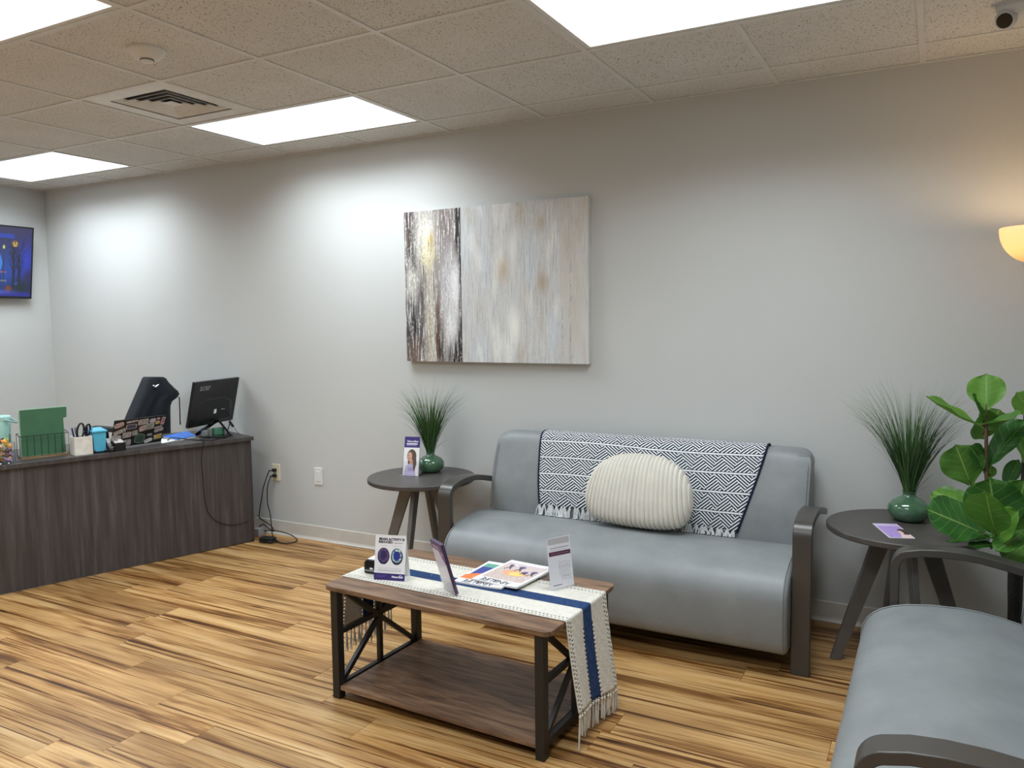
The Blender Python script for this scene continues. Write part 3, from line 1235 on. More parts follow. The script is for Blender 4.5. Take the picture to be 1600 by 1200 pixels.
def grass_plant(cx, cy, z, rv, hgt, spread, n, label, seed, strays):
    t = thing('grass_plant', label, 'potted plant', (cx, cy, z), 0, 'grass plants in green vases')
    k = rv / 0.08
    prof = [(0.001, 0.0), (0.046, 0.0), (0.058, 0.006), (0.073, 0.022), (0.080, 0.043), (0.077, 0.063), (0.063, 0.080), (0.042, 0.092), (0.028, 0.099), (0.024, 0.107), (0.024, 0.114), (0.028, 0.119), (0.025, 0.120), (0.021, 0.115), (0.020, 0.10), (0.001, 0.095)]
    MB().lathe([(r * k, q * k) for r, q in prof], 48, (cx, cy, z), cap=False).build('vase', VASE, t, smooth=60)
    rnd = random.Random(seed)
    mb = MB()
    uvs = []
    base = Vector((cx, cy, z + 0.10 * k))

    def blade(az, lean, L, droop, wd, tone):
        d = Vector((math.cos(az), math.sin(az), 0))
        s = Vector((-d.y, d.x, 0))
        pts = []
        b0 = base + d * rnd.uniform(0, 0.016) + s * rnd.uniform(-0.012, 0.012)
        N = 9
        p = b0.copy()
        ang = lean * 0.55
        for i in range(N + 1):
            pts.append(p.copy())
            f = i / N
            ang = lean * (0.5 + 0.6 * f) + droop * max(0, f - 0.35) ** 2 * 2.6
            p = p + (d * math.sin(ang) + Vector((0, 0, 1)) * math.cos(ang)) * (L / N)
            if p.y > -0.012:
                p.y = -0.012 - rnd.uniform(0, 0.004)
        o = len(mb.v)
        for i, q in enumerate(pts):
            f = i / N
            ww = wd * (0.75 + 0.5 * math.sin(math.pi * min(1, f * 1.4)) if f < 0.5 else 1.15 * (1 - f) ** 0.6 * 1.3) * 0.5
            ww = max(ww, 0.00045)
            tw = s * math.cos(f * 1.5) + d * math.sin(f * 1.5) * 0.4
            mb.v += [tuple(q - tw * ww), tuple(q + tw * ww)]
            uvs.extend([(tone, f), (tone, f)])
        for i in range(N):
            mb.f.append((o + 2 * i, o + 2 * i + 1, o + 2 * i + 3, o + 2 * i + 2))

    for i in range(n):
        az = rnd.uniform(0, 2 * math.pi)
        u = rnd.random()
        lean = math.radians(2 + spread * u ** 0.62)
        L = hgt * rnd.uniform(0.72, 1.08)
        blade(az, lean, L, rnd.uniform(0.1, 1.1) * (0.3 + u), rnd.uniform(0.0030, 0.0052), rnd.random())
    for az, lean, L, dr in strays:
        blade(math.radians(az), math.radians(lean), L, dr, 0.003, 0.9)
    o = mb.build('grass', 'grass', t, smooth=180, fix=False)
    o['kind'] = 'stuff'
    uvl = o.data.uv_layers.new(name='UVMap')
    idx = np.zeros(len(o.data.loops), dtype=np.int32)
    o.data.loops.foreach_get('vertex_index', idx)
    uvl.data.foreach_set('uv', np.array(uvs)[idx].astype(np.float32).ravel())


v1 = P(673, 727, 1, -0.19)
v2 = P(1420, 800, 1, -0.235)
grass_plant(v1.x, -0.19, 0.59, 0.080, 0.43, 40, 300, 'short-bladed grass plant in a green vase next to the brochure stand', 21,
            [(188, 60, 0.36, 1.6), (175, 48, 0.36, 1.4), (300, 95, 0.16, 2.4), (-20, 80, 0.2, 1.6), (-5, 75, 0.24, 1.0)])
grass_plant(v2.x, -0.235, 0.59, 0.085, 0.50, 42, 310, 'wispy grass plant in a green vase next to the fig tree', 33,
            [(190, 50, 0.42, 1.6), (180, 40, 0.45, 1.8), (0, 46, 0.40, 1.8), (20, 55, 0.36, 1.8), (-30, 60, 0.25, 2.5), (-20, 85, 0.2, 1.2)])


# ================================================================== COFFEE TABLE
CT = Vector((2.174, -1.441, 0))
CTR = math.radians(-2.1)
CTH = 0.452


def coffee_table():
    t = thing('coffee_table', 'walnut coffee table with black X-braced metal legs and lower shelf', 'coffee table', CT, CTR)
    L, W_ = 0.995, 0.555
    kw = dict(parent=t, world=False)
    MB().prism(rrect(L, W_, 0.03, 6), CTH - 0.018, CTH).build('table_top', 'walnut', bevel=0.002, **kw)
    lx, ly, s = 0.452, 0.250, 0.034
    MB().box((-lx + 0.017, -ly - 0.012, 0.036), (lx - 0.017, ly + 0.012, 0.053)).build('shelf', 'walnut', bevel=0.001, **kw)
    for sx in (-1, 1):
        for sy in (-1, 1):
            MB().cbox((sx * lx, sy * ly, (CTH - 0.018) / 2), (s, s, CTH - 0.018)).build('leg', BLACK, bevel=0.0015, **kw)
        b = 0.020
        zt, zb = CTH - 0.02, 0.058
        zm = (zt + zb) / 2 + 0.015
        yi = ly - s / 2
        MB().bar((sx * lx, -yi, zm), (sx * lx, yi, zm), 0.018, b).build('cross_bar', BLACK, **kw)
        MB().bar((sx * lx, 0, 0.03), (sx * lx, 0, zt), 0.018, b, up=(0, 1, 0)).build('center_post', BLACK, **kw)
        MB().bar((sx * lx, -yi, zb), (sx * lx, yi, zt), 0.016, b).build('diagonal_brace', BLACK, **kw)
        MB().bar((sx * lx, -yi, zt), (sx * lx, yi, zb), 0.016, b).build('diagonal_brace', BLACK, **kw)
        MB().bar((sx * lx, -yi, 0.044), (sx * lx, yi, 0.044), 0.02, 0.026).build('side_rail', BLACK, **kw)
        MB().bar((sx * lx, -yi, zt - 0.002), (sx * lx, yi, zt - 0.002), 0.02, 0.022).build('side_rail', BLACK, **kw)
    return t


ctab = coffee_table()


def runner():
    t = thing('table_runner', 'cream crochet table runner with a navy stripe and knotted fringe', 'table runner', (CT.x, CT.y, 0), CTR)
    hx = 0.4975
    zt = CTH + 0.0022
    # path along x with drops at both ends; left drop shorter
    nW = 44
    Wd = 0.330
    du = Wd / nW
    path = []

    def drop(sign, length, flare):
        out = []
        for k in range(1, 5):
            a = math.pi / 2 * k / 4
            out.append((sign * (hx - 0.001 + 0.006 * math.sin(a)), zt - 0.006 * (1 - math.cos(a)), 0))
        n = int(length / du)
        for k in range(1, n + 1):
            d = k * du
            out.append((sign * (hx + 0.005 + flare * (d / length) ** 1.3), zt - 0.006 - d, d / length))
        return out
    L = drop(-1, 0.232, 0.006)[::-1]
    R = drop(1, 0.315, 0.030)
    nt = int(2 * (hx - 0.002) / du)
    mid = [(-hx + 0.001 + 2 * (hx - 0.001) * k / nt, zt, 0) for k in range(nt + 1)]
    path = L + mid + R
    nR, nL = len(R), len(L)
    G = []
    for j, (x, z, d) in enumerate(path):
        row = []
        side = 1 if x > 0 else -1
        for i in range(nW + 1):
            s = i / nW
            y = -Wd / 2 + Wd * s
            yy = y * (1 + 0.05 * d) + (0.012 * d if side > 0 else 0)
            wave = side * 0.008 * d * math.sin(s * 8 + 1.2) + 0.0007 * math.sin(j * 0.9) * math.sin(i * 1.1)
            zz = z
            if d > 0:
                zz = z + (0.0 if side > 0 else 0.0)
                xx = x + wave + side * 0.006 * d
            else:
                xx = x
                zz = z + abs(wave) * 0.6
            if side > 0 and d > 0:
                zz -= 0.045 * d * (s - 0.15)          # back corner hangs a little lower
            row.append((xx, yy, zz))
        G.append(row)
    mats = {'cream': [], 'navy': []}
    n0, n1 = int(nW * 0.405), int(nW * 0.60)
    for j in range(len(G) - 1):
        for i in range(nW):
            # open crochet holes along both edges and beside the stripe at the ends
            hole = False
            e = min(i, nW - 1 - i)
            if e in (1, 3) and j % 2 == (e // 2) % 2:
                hole = True
            if i in (n0 - 1, n1) and (j < nL * 0.8 or j > len(G) - nR * 0.8) and j % 2 == 0:
                hole = True
            if not hole:
                mats['navy' if n0 <= i < n1 else 'cream'].append((i, j))
    for key, mt in (('cream', CREAM), ('navy', NAVY)):
        used = {}
        mb = MB()
        for i, j in mats[key]:
            ids = []
            for a, b in ((i, j), (i + 1, j), (i + 1, j + 1), (i, j + 1)):
                if (a, b) not in used:
                    used[(a, b)] = len(mb.v)
                    mb.v.append(G[b][a])
                ids.append(used[(a, b)])
            mb.f.append(tuple(ids))
        mb.build('cream_panel' if key == 'cream' else 'navy_stripe', mt, t, smooth=180, world=False, solid=0.003, fix=False)
    # tassels
    rnd = random.Random(9)
    for side, row in ((1, G[-1]), (-1, G[0])):
        N = 17
        for k in range(N):
            i = int((k + 0.5) / N * nW)
            p = Vector(row[i])
            mb = MB()
            Lt = rnd.uniform(0.085, 0.105) if side > 0 else rnd.uniform(0.09, 0.11)
            if side > 0 and k == 0:
                Lt = 0.135
            Lt = min(Lt, p.z - 0.006)
            a = p + Vector((0, 0, -0.012))
            mb.lathe([(0.0005, 0.006), (0.0045, 0.003), (0.0052, -0.002), (0.004, -0.007), (0.0005, -0.009)], 8, a, cap=False)
            for q in range(3):
                dx, dy = rnd.uniform(-0.005, 0.005), rnd.uniform(-0.006, 0.006)
                mb.tube([p, a, a + Vector((dx * 0.5, dy * 0.6, -Lt * 0.45)), Vector((p.x + dx * 1.2, p.y + dy * 1.3, p.z - Lt * rnd.uniform(0.92, 1.0)))], [0.002, 0.003, 0.0034, 0.0016], 5)
            # knotted net linking neighbouring tassels
            if k < N - 1:
                p2 = Vector(row[int((k + 1.5) / N * nW)])
                mb.tube([p + Vector((0, 0, 0.001)), (p + p2) / 2 + Vector((0, 0, -0.008)), p2 + Vector((0, 0, -0.012))], 0.0016, 5)
            mb.build('tassel', CREAM, t, smooth=60, world=False)


runner()
RZ = CTH + 0.0045                  # top of the runner


# ---- things on the coffee table
def tent_card():
    fl_, fr_ = P(584, 905, 2, RZ), P(632, 908.5, 2, RZ)
    ex = (fr_ - fl_).normalized()
    wd = (fr_ - fl_).length
    inw = Vector((-ex.y, ex.x, 0))
    D = 0.062
    h = 0.172
    t = thing('tent_card', 'white folded tent card printed with two brain scans and a purple band', 'table card', (fl_ + fr_) / 2 + inw * D / 2)
    a, b = Vector(fl_), Vector(fr_)
    c, d = a + inw * D, b + inw * D
    a2, b2 = a + inw * (D / 2) + Vector((0, 0, h)), b + inw * (D / 2) + Vector((0, 0, h))
    up = (a2 - a).normalized()
    hl = (a2 - a).length
    M = frame(a, ex, up)
    nz = M.to_3x3() @ Vector((0, 0, 1))
    th = 0.0012

    def slab(p0, p1, p2, p3, n, name):
        vs_ = [p0, p1, p2, p3] + [q - n * th for q in (p0, p1, p2, p3)]
        return MB().add(vs_, [(0, 1, 2, 3), (7, 6, 5, 4), (0, 4, 5, 1), (1, 5, 6, 2), (2, 6, 7, 3), (3, 7, 4, 0)]).build(name, PAPER, t)
    front = slab(a, b, b2, a2, nz, 'front_panel')
    n2 = (c - d).cross(a2 - c).normalized()
    slab(d, c, a2, b2, -n2 if n2.dot(inw) < 0 else n2, 'back_panel')
    slab(a + Vector((0, 0, 0.0013)), b + Vector((0, 0, 0.0013)), d + Vector((0, 0, 0.0013)), c + Vector((0, 0, 0.0013)), Vector((0, 0, 1)), 'bottom_panel')
    pt = Paint(96, 132, (232, 230, 232))
    pt.rect(0, 0, 1, 0.15, (50, 34, 104))
    for cx, kind in ((0.285, 0), (0.72, 1)):
        cy = 0.53
        pt.ell(cx, cy, 0.195, 0.185, (38, 26, 66) if kind == 0 else (20, 28, 44))
        pt.ell(cx, cy + 0.02, 0.165, 0.155, (66, 50, 96) if kind == 0 else (120, 160, 190))
        pt.ell(cx, cy + 0.01, 0.11, 0.12, (48, 34, 80) if kind == 0 else (38, 44, 130))
        r2 = random.Random(4 + kind)
        for k in range(46):
            an, rr = r2.uniform(0, 6.28), r2.uniform(0.7, 0.95)
            pt.ell(cx + 0.165 * rr * math.cos(an), cy + 0.02 + 0.155 * rr * math.sin(an), 0.018, 0.014, (96, 78, 128) if kind == 0 else r2.choice([(220, 240, 200), (190, 220, 220), (60, 90, 160), (40, 50, 90)]), 0.9)
        if kind == 1:
            pt.ell(cx, cy + 0.13, 0.03, 0.02, (236, 240, 190))
            pt.ell(cx, cy - 0.03, 0.05, 0.07, (40, 44, 140))
    for y, x0, x1 in ((0.757, 0.17, 0.40), (0.757, 0.56, 0.88), (0.262, 0.10, 0.88), (0.235, 0.12, 0.90), (0.208, 0.12, 0.86), (0.18, 0.10, 0.74)):
        pt.rect(x0, y, x1, y + 0.010, (150, 142, 160), 0.7)
    for y, x0, x1 in ((0.10, 0.06, 0.40), (0.07, 0.06, 0.36)):
        pt.rect(x0, y, x1, y + 0.008, (120, 104, 166), 0.8)
    painted('printed_face', pt, wd, hl, 'print', front, M @ Matrix.Translation((0, 0, 0.0003)))
    sc = wd

    def tx(body, x, y, size, mat, **k):
        text('lettering', body, size * sc, mat, front, M @ Matrix.Translation((x * wd, y * hl, 0.0006)), **k)
    tx('BRAIN ACTIVITY IS', 0.12, 0.885, 0.098, INKK, bold=0.0006)
    tx('REDUCED', 0.11, 0.82, 0.098, INKK, bold=0.0006)
    tx('in depression', 0.545, 0.822, 0.066, INKG, shear=0.25)
    tx('NeuroStar', 0.58, 0.062, 0.085, INKW, bold=0.0003)
    # little swirl over the end of the logo
    arc = [M @ Vector((wd * (0.86 + 0.06 * math.cos(q)), hl * (0.085 + 0.035 * math.sin(q)), 0.0008)) for q in np.linspace(-0.4, 2.6, 12)]
    MB().tube(arc, 0.0006, 5).build('logo_swirl', INKW, front)


tent_card()


def clock_box():
    a = P(569, 895.5, 2, RZ)
    b = P(600, 900, 2, RZ)
    ex = (b - a).normalized()
    inw = Vector((-ex.y, ex.x, 0))
    t = thing('tissue_speaker', 'small black desk gadget with a white button behind the tent card', 'gadget', a + ex * 0.06 + inw * 0.03)
    t.name = 'desk_gadget'
    M = frame(a, ex, Vector((0, 0, 1)))             # local: x along, y up, z toward the viewer
    prof = [(0.0, 0.004), (0.0, 0.045), (0.012, 0.058), (0.066, 0.058), (0.07, 0.052), (0.07, 0.004), (0.066, 0), (0.005, 0)]
    MB().prism(prof, -0.055, 0.0, M).build('body', BLKPL, t, bevel=0.004)
    MB().prism([(0.014, 0.0575), (0.064, 0.0575), (0.064, 0.0595), (0.014, 0.0595)], -0.052, -0.006, M).build('lid', PAPER, t)
    MB().prism([(0.006, 0.012), (0.064, 0.012), (0.064, 0.016), (0.006, 0.016)], 0.0, 0.0015, M).build('pale_line', STEEL, t)  # thin pale strip across the lower front
    MB().prism(rrect(0.016, 0.008, 0.0035, 4, 0.036, 0.023), 0.0, 0.002, M).build('button', WHITEP, t)
    MB().prism(rrect(0.054, 0.03, 0.006, 4, 0.036, 0.036), 0.0, 0.001, M).build('screen', simple('dark_glass', (14, 18, 22), 0.08), t)


clock_box()


def woman_print(nx, ny, header, back, flip=False):
    pt = Paint(nx, ny, (226, 222, 226))
    return pt


def brochure_angled():
    # clear stand holding purple brochures, seen almost from the side
    f = P(712, 931.5, 2, RZ)
    n = P(676, 921, 2, RZ)
    g = Vector((0.93, -0.37, 0)).normalized()          # brochure faces this way
    g = Vector((-0.75, -0.66, 0)).normalized()
    ex = Vector((-g.y, g.x, 0))                        # along the brochure width
    ex = Vector((0.84, -0.5426, 0))
    wd, ht = 0.100, 0.205
    lean = math.radians(16)
    o = P(712, 931.0, 2, RZ + 0.002) - ex * wd
    face = Vector((ex.y, -ex.x, 0))                    # toward the viewer's left
    up = (Vector((0, 0, 1)) * math.cos(lean) + face * math.sin(lean)).normalized()
    t = thing('brochure_stand', 'clear acrylic stand with purple leaflets on the coffee table', 'brochure holder', o + ex * wd / 2)
    M = frame(o, ex, up)
    nz = M.to_3x3() @ Vector((0, 0, 1))
    # acrylic back sheet, front pocket, two feet
    MB().box((-0.004, 0, -0.016), (wd + 0.004, 0.075, -0.0145), M).build('front_pocket', 'acrylic', t)
    MB().box((-0.004, 0, 0.0015), (wd + 0.004, 0.12, 0.003), M).build('back_sheet', 'acrylic', t)
    for x in (-0.004, wd + 0.0025):
        MB().box((x, 0, -0.0145), (x + 0.0015, 0.075, 0.0015), M).build('side_wall', 'acrylic', t)
    a0 = M @ Vector((0, 0, 0))
    ft = MB()
    for x in (0.0, wd):
        p = M @ Vector((x, 0.07, -0.016))
        q = M @ Vector((x, 0.0, 0.0))
        q.z = RZ
        p = M @ Vector((x, 0.10, 0.002))
        r = q + face * 0.085
        ft.tube([q + Vector((0, 0, 0.0015)), r + Vector((0, 0, 0.0015)), p], 0.0012, 5)
        ft.tube([q + Vector((0, 0, 0.0015)), q - face * 0.03 + Vector((0, 0, 0.0015))], 0.0012, 5)
    ft.build('foot', 'acrylic', t)
    st = tag(MB().box((0, 0.002, -0.013), (wd, ht, 0.0), M).build('leaflet_stack', simple('dark_purple_edge', (58, 38, 74), 0.5)), 'stack of purple leaflets in the tilted clear stand', 'leaflet')
    st.name = 'leaflet'
    pt = Paint(60, 120, (222, 212, 226))
    pt.rect(0, 0.84, 1, 1, (92, 58, 96))
    pt.rect(0.12, 0.90, 0.7, 0.925, (190, 170, 190))
    pt.rect(0.12, 0.87, 0.8, 0.88, (190, 170, 190))
    pt.poly([(0.55, 0.84), (0.9, 0.62), (1, 0.6), (1, 0.84)], (150, 130, 156))
    pt.poly([(0.75, 0.74), (0.97, 0.6), (0.97, 0.78)], (98, 76, 108))
    pt.rect(0, 0, 1, 0.22, (150, 130, 170), 0.4)
    painted('printed_cover', pt, wd, ht - 0.002, 'print', st, M @ Matrix.Translation((0, 0.002, 0.0004)))


brochure_angled()


def magazine(corners, z, th, label, title, art):
    """corners: back-left, back-right, front-right, front-left on the table; title is read from the far side"""
    bl, br, fr_, fl_ = [Vector((c.x, c.y, 0)) for c in corners]
    cen = (bl + br + fr_ + fl_) / 4
    ex = ((br - bl) + (fr_ - fl_)).normalized()
    wd, ht = 0.212, 0.274
    ey = Vector((-ex.y, ex.x, 0))
    o = cen - ex * wd / 2 - ey * ht / 2
    t = thing('magazine', label, 'magazine', (cen.x, cen.y, z), 0, 'magazines on the coffee table')
    M = frame((o.x, o.y, z), ex, ey)
    curl = lambda x, y: 0.010 * max(0, (x / wd - 0.55)) ** 2 * 2 + 0.006 * max(0, y / ht - 0.5) ** 2
    nx, ny = 12, 12
    G1 = [[tuple(M @ Vector((wd * i / nx, ht * j / ny, th + curl(wd * i / nx, ht * j / ny)))) for i in range(nx + 1)] for j in range(ny + 1)]
    G0 = [[tuple(M @ Vector((wd * i / nx, ht * j / ny, curl(wd * i / nx, ht * j / ny) * 0.8))) for i in range(nx + 1)] for j in range(ny + 1)]
    m = MB().sheet(G1)
    m.sheet(G0)
    nn = (nx + 1) * (ny + 1)
    per = [i for i in range(nx + 1)] + [(j * (nx + 1) + nx) for j in range(1, ny + 1)] + [ny * (nx + 1) + i for i in range(nx - 1, -1, -1)] + [j * (nx + 1) for j in range(ny - 1, 0, -1)]
    for a, b in zip(per, per[1:] + per[:1]):
        m.f.append((a, b, nn + b, nn + a))
    pages = m.build('pages', PAPER, t, smooth=40)
    pt = art()
    painted('printed_cover', pt, wd, ht, 'print', pages, M @ Matrix.Translation((0, 0, th + 0.0004)), zfun=curl)
    # title rotated half a turn: it faces somebody on the sofa
    Mt = M @ Matrix.Translation((wd * 0.965, ht * 0.138, th + 0.0012)) @ Matrix.Rotation(math.pi, 4, 'Z') @ Matrix.Diagonal((0.76, 1.0, 1.0, 1.0))
    text('title', title, 0.047, INKK, pages, Mt, space=0.93)


def art_top():
    pt = Paint(90, 116, (236, 234, 234))
    pt.rect(0.06, 0.17, 0.94, 0.90, (206, 186, 180))
    r = np.random.default_rng(2)
    n = r.random((116, 90))
    msk = (pt.X > 0.06) & (pt.X < 0.94) & (pt.Y > 0.17) & (pt.Y < 0.62)
    pt.fill(msk & (n < 0.45), (170, 148, 140), 0.7)
    pt.fill(msk & (n > 0.8), (228, 214, 206), 0.8)
    pt.ell(0.5, 0.5, 0.26, 0.12, (232, 160, 100), 0.7)
    pt.ell(0.55, 0.48, 0.15, 0.07, (246, 208, 110), 0.9)
    for cx, cy, h in ((0.22, 0.72, 0.16), (0.46, 0.70, 0.15), (0.66, 0.56, 0.07), (0.82, 0.58, 0.15)):
        pt.ell(cx, cy + h * 0.5, 0.07, 0.05, (96, 84, 140))
        pt.line((cx, cy + h * 0.4), (cx + 0.01, cy - h * 0.1), 0.05, (84, 74, 96), asp=0.78)
        pt.line((cx, cy), (cx - 0.05, cy - h * 0.6), 0.026, (60, 50, 56), asp=0.78)
        pt.line((cx, cy), (cx + 0.06, cy - h * 0.5), 0.026, (70, 58, 60), asp=0.78)
    pt.ell(0.27, 0.82, 0.05, 0.03, (240, 240, 240))
    pt.rect(0.06, 0.80, 0.94, 0.90, (196, 186, 196), 0.3)
    return pt


def art_under():
    pt = Paint(70, 90, (236, 234, 234))
    pt.rect(0.06, 0.17, 0.94, 0.90, (52, 66, 140))
    pt.rect(0.06, 0.74, 0.94, 0.90, (96, 160, 140))
    pt.ell(0.45, 0.2, 0.5, 0.28, (238, 124, 66))
    pt.rect(0, 0, 1, 0.17, (236, 234, 234))
    pt.ell(0.5, 0.6, 0.14, 0.07, (190, 214, 240))
    pt.ell(0.5, 0.57, 0.13, 0.06, (52, 66, 140))
    return pt


magazine([P(*p, 2, RZ + 0.003) for p in ((757, 880), (822, 889), (796, 922), (717, 907))], RZ + 0.0002, 0.006, 'blue and orange magazine lying under another one', 'BRAIN&LIFE', art_under)
magazine([P(*p, 2, RZ + 0.011) for p in ((793, 876), (864, 890), (816, 922), (740, 905))], RZ + 0.0088, 0.006, 'topmost magazine with dancing figures on its pale cover', 'BRAIN&LIFE', art_top)


def sign_holder():
    a = P(860, 923, 2, RZ)
    b = P(897, 914.5, 2, RZ)
    ex = (b - a).normalized()
    wd = (b - a).length * 1.03
    inw = Vector((-ex.y, ex.x, 0))
    lean = math.radians(9)
    up = (Vector((0, 0, 1)) * math.cos(lean) + inw * math.sin(lean)).normalized()
    t = thing('sign_holder', 'slanted clear acrylic sign holder with a printed sheet, by the runner end', 'sign holder', (a + b) / 2)
    M = frame(a, ex, up)
    ht = 0.196
    MB().box((0, 0, 0.001), (wd, ht, 0.0025), M).build('front_sheet', 'acrylic', t)
    MB().box((0, 0, -0.004), (wd, ht, -0.0025), M).build('back_sheet', 'acrylic', t)
    ed = MB()
    ed.box((0, ht - 0.002, -0.0025), (wd, ht, 0.001), M)
    ed.box((wd - 0.002, 0, -0.0025), (wd, ht, 0.001), M)
    ed.build('edge', 'acrylic', t)
    # rear support loop
    p0, p1 = M @ Vector((0.002, ht * 0.5, -0.004)), M @ Vector((wd - 0.002, ht * 0.5, -0.004))
    q0, q1 = a + inw * 0.085 + Vector((0, 0, 0.001)), a + ex * wd + inw * 0.085 + Vector((0, 0, 0.001))
    sh = MB().add([p0, p1, q1, q0] + [v + inw * 0.0015 for v in (p0, p1, q1, q0)], [(0, 1, 2, 3), (7, 6, 5, 4), (0, 4, 5, 1), (1, 5, 6, 2), (2, 6, 7, 3), (3, 7, 4, 0)])
    sh.build('support', 'acrylic', t)
    MB().tube([p1, q1], 0.0013, 5).tube([p0, q0], 0.0013, 5).build('support_edge', 'acrylic', t)
    MB().box((0, 0.0006, 0.0025), (wd, 0.002, 0.03), M).build('foot', 'acrylic', t)
    pt = Paint(64, 120, (228, 226, 228))
    pt.rect(0.04, 0.86, 0.96, 0.985, (188, 184, 184))
    pt.rect(0.12, 0.775, 0.90, 0.80, (168, 164, 168), 0.8)
    pt.rect(0.12, 0.74, 0.80, 0.752, (172, 168, 172), 0.8)
    pt.rect(0.07, 0.635, 0.97, 0.715, (82, 34, 54))
    pt.rect(0.14, 0.67, 0.9, 0.682, (150, 110, 126), 0.7)
    r = random.Random(8)
    y = 0.50
    while y > 0.12:
        x0 = 0.42 if y > 0.24 else 0.5
        x = x0
        while x < 0.88:
            q = r.uniform(0.03, 0.09)
            pt.rect(x, y, min(0.9, x + q), y + 0.009, (150, 146, 150), 0.75)
            x += q + 0.025
        y -= 0.024
    pt.rect(0.12, 0.05, 0.5, 0.066, (110, 104, 124))
    painted('printed_sheet', pt, wd - 0.004, ht - 0.006, 'print', t, M @ Matrix.Translation((0.002, 0.003, 0.0)))


sign_holder()


def small_clear_box():
    a = P(853, 905, 2, RZ)
    t = thing('card_holder', 'empty little clear acrylic card holder behind the magazines', 'card holder', (2.46, -1.245, RZ))
    x0, x1, y0, y1 = 2.415, 2.465, -1.235, -1.205
    MB().box((x0, y1 - 0.0015, RZ), (x1, y1, RZ + 0.075)).build('back_sheet', 'acrylic', t)
    MB().box((x0, y0, RZ), (x1, y0 + 0.0015, RZ + 0.035)).build('front_sheet', 'acrylic', t)
    MB().box((x0, y0, RZ), (x1, y1, RZ + 0.0015)).build('base', 'acrylic', t)
    for x in (x0, x1 - 0.0015):
        MB().box((x, y0, RZ), (x + 0.0015, y1, RZ + 0.04)).build('side_wall', 'acrylic', t)
    MB().tube([(x0, y1, RZ + 0.075), ((x0 + x1) / 2, y1, RZ + 0.082), (x1, y1, RZ + 0.075)], 0.001, 5).build('top_edge', 'acrylic', t)


small_clear_box()


# ---- things on the side tables
def face_art(nx, ny, x0, y0, x1, y1, pt, head=(0.55, 0.6)):
    pass


def brochure_side():
    z = 0.59
    a, b = P(629, 743.5, 2, z), P(653, 744.5, 2, z)
    ex = (b - a).normalized()
    wd = (b - a).length
    inw = Vector((-ex.y, ex.x, 0))
    lean = math.radians(13)
    up = (Vector((0, 0, 1)) * math.cos(lean) + inw * math.sin(lean)).normalized()
    t = thing('leaflet_holder', 'clear acrylic leaflet holder on the side table in front of the vase', 'brochure holder', (a + b) / 2 + inw * 0.02)
    M = frame(a, ex, up)
    e = 0.006
    MB().box((-e, 0.0, 0.002), (wd + e, 0.085, 0.0035), M).build('front_pocket', 'acrylic', t)
    MB().box((-e, 0.0, -0.012), (wd + e, 0.12, -0.0105), M).build('back_sheet', 'acrylic', t)
    for x in (-e, wd + e - 0.0015):
        MB().box((x, 0, -0.0105), (x + 0.0015, 0.085, 0.002), M).build('side_wall', 'acrylic', t)
    p = [a - ex * 0.016 - inw * 0.012, b + ex * 0.012 - inw * 0.012, b + ex * 0.012 + inw * 0.07, a - ex * 0.016 + inw * 0.07]
    MB().add([(q.x, q.y, z + 0.0003) for q in p] + [(q.x, q.y, z + 0.0025) for q in p], [(3, 2, 1, 0), (4, 5, 6, 7)] + [(i, (i + 1) % 4, 4 + (i + 1) % 4, 4 + i) for i in range(4)]).build('base', 'acrylic', t)
    ht = 0.225
    st = tag(MB().box((0, 0.003, -0.009), (wd, ht, 0.0), M).build('leaflet', PAPER), 'leaflet with purple header and a portrait of a long-haired woman', 'leaflet')
    pt = Paint(52, 118, (236, 234, 234))
    pt.rect(0, 0.72, 1, 1, (58, 42, 118))
    pt.rect(0.14, 0.765, 0.78, 0.778, (150, 138, 190), 0.9)
    pt.rect(0.14, 0.795, 0.84, 0.83, (232, 230, 240))
    pt.ell(0.52, 0.50, 0.30, 0.175, (92, 74, 62))
    pt.poly([(0.26, 0.5), (0.80, 0.52), (0.86, 0.28), (0.64, 0.24), (0.30, 0.30)], (92, 74, 62))
    pt.ell(0.40, 0.49, 0.145, 0.115, (214, 164, 140))
    pt.ell(0.36, 0.445, 0.07, 0.02, (190, 96, 92), 0.8)
    pt.ell(0.33, 0.515, 0.03, 0.012, (70, 50, 44))
    pt.poly([(0.42, 0.40), (0.60, 0.42), (0.62, 0.30), (0.40, 0.30)], (206, 156, 132))
    pt.poly([(0.04, 0.0), (0.16, 0.24), (0.44, 0.31), (0.72, 0.29), (0.84, 0.0)], (196, 186, 212))
    pt.poly([(0.60, 0.36), (0.86, 0.34), (0.74, 0.10), (0.66, 0.16)], (96, 80, 66))
    for y in (0.19, 0.155, 0.12):
        pt.rect(0.30, y, 0.66, y + 0.012, (120, 104, 160), 0.8)
    painted('printed_face', pt, wd, ht - 0.003, 'print', st, M @ Matrix.Translation((0, 0.003, 0.0004)))
    text('lettering', 'NeuroStar', wd * 0.17, INKW, st, M @ Matrix.Translation((wd * 0.17, ht * 0.86, 0.0008)), bold=0.0003)
    arc = [M @ Vector((wd * (0.62 + 0.05 * math.cos(q)), ht * (0.875 + 0.02 * math.sin(q)), 0.001)) for q in np.linspace(-0.6, 2.6, 12)]
    MB().tube(arc, 0.0006, 5).build('logo_swirl', INKW, st)


brochure_side()


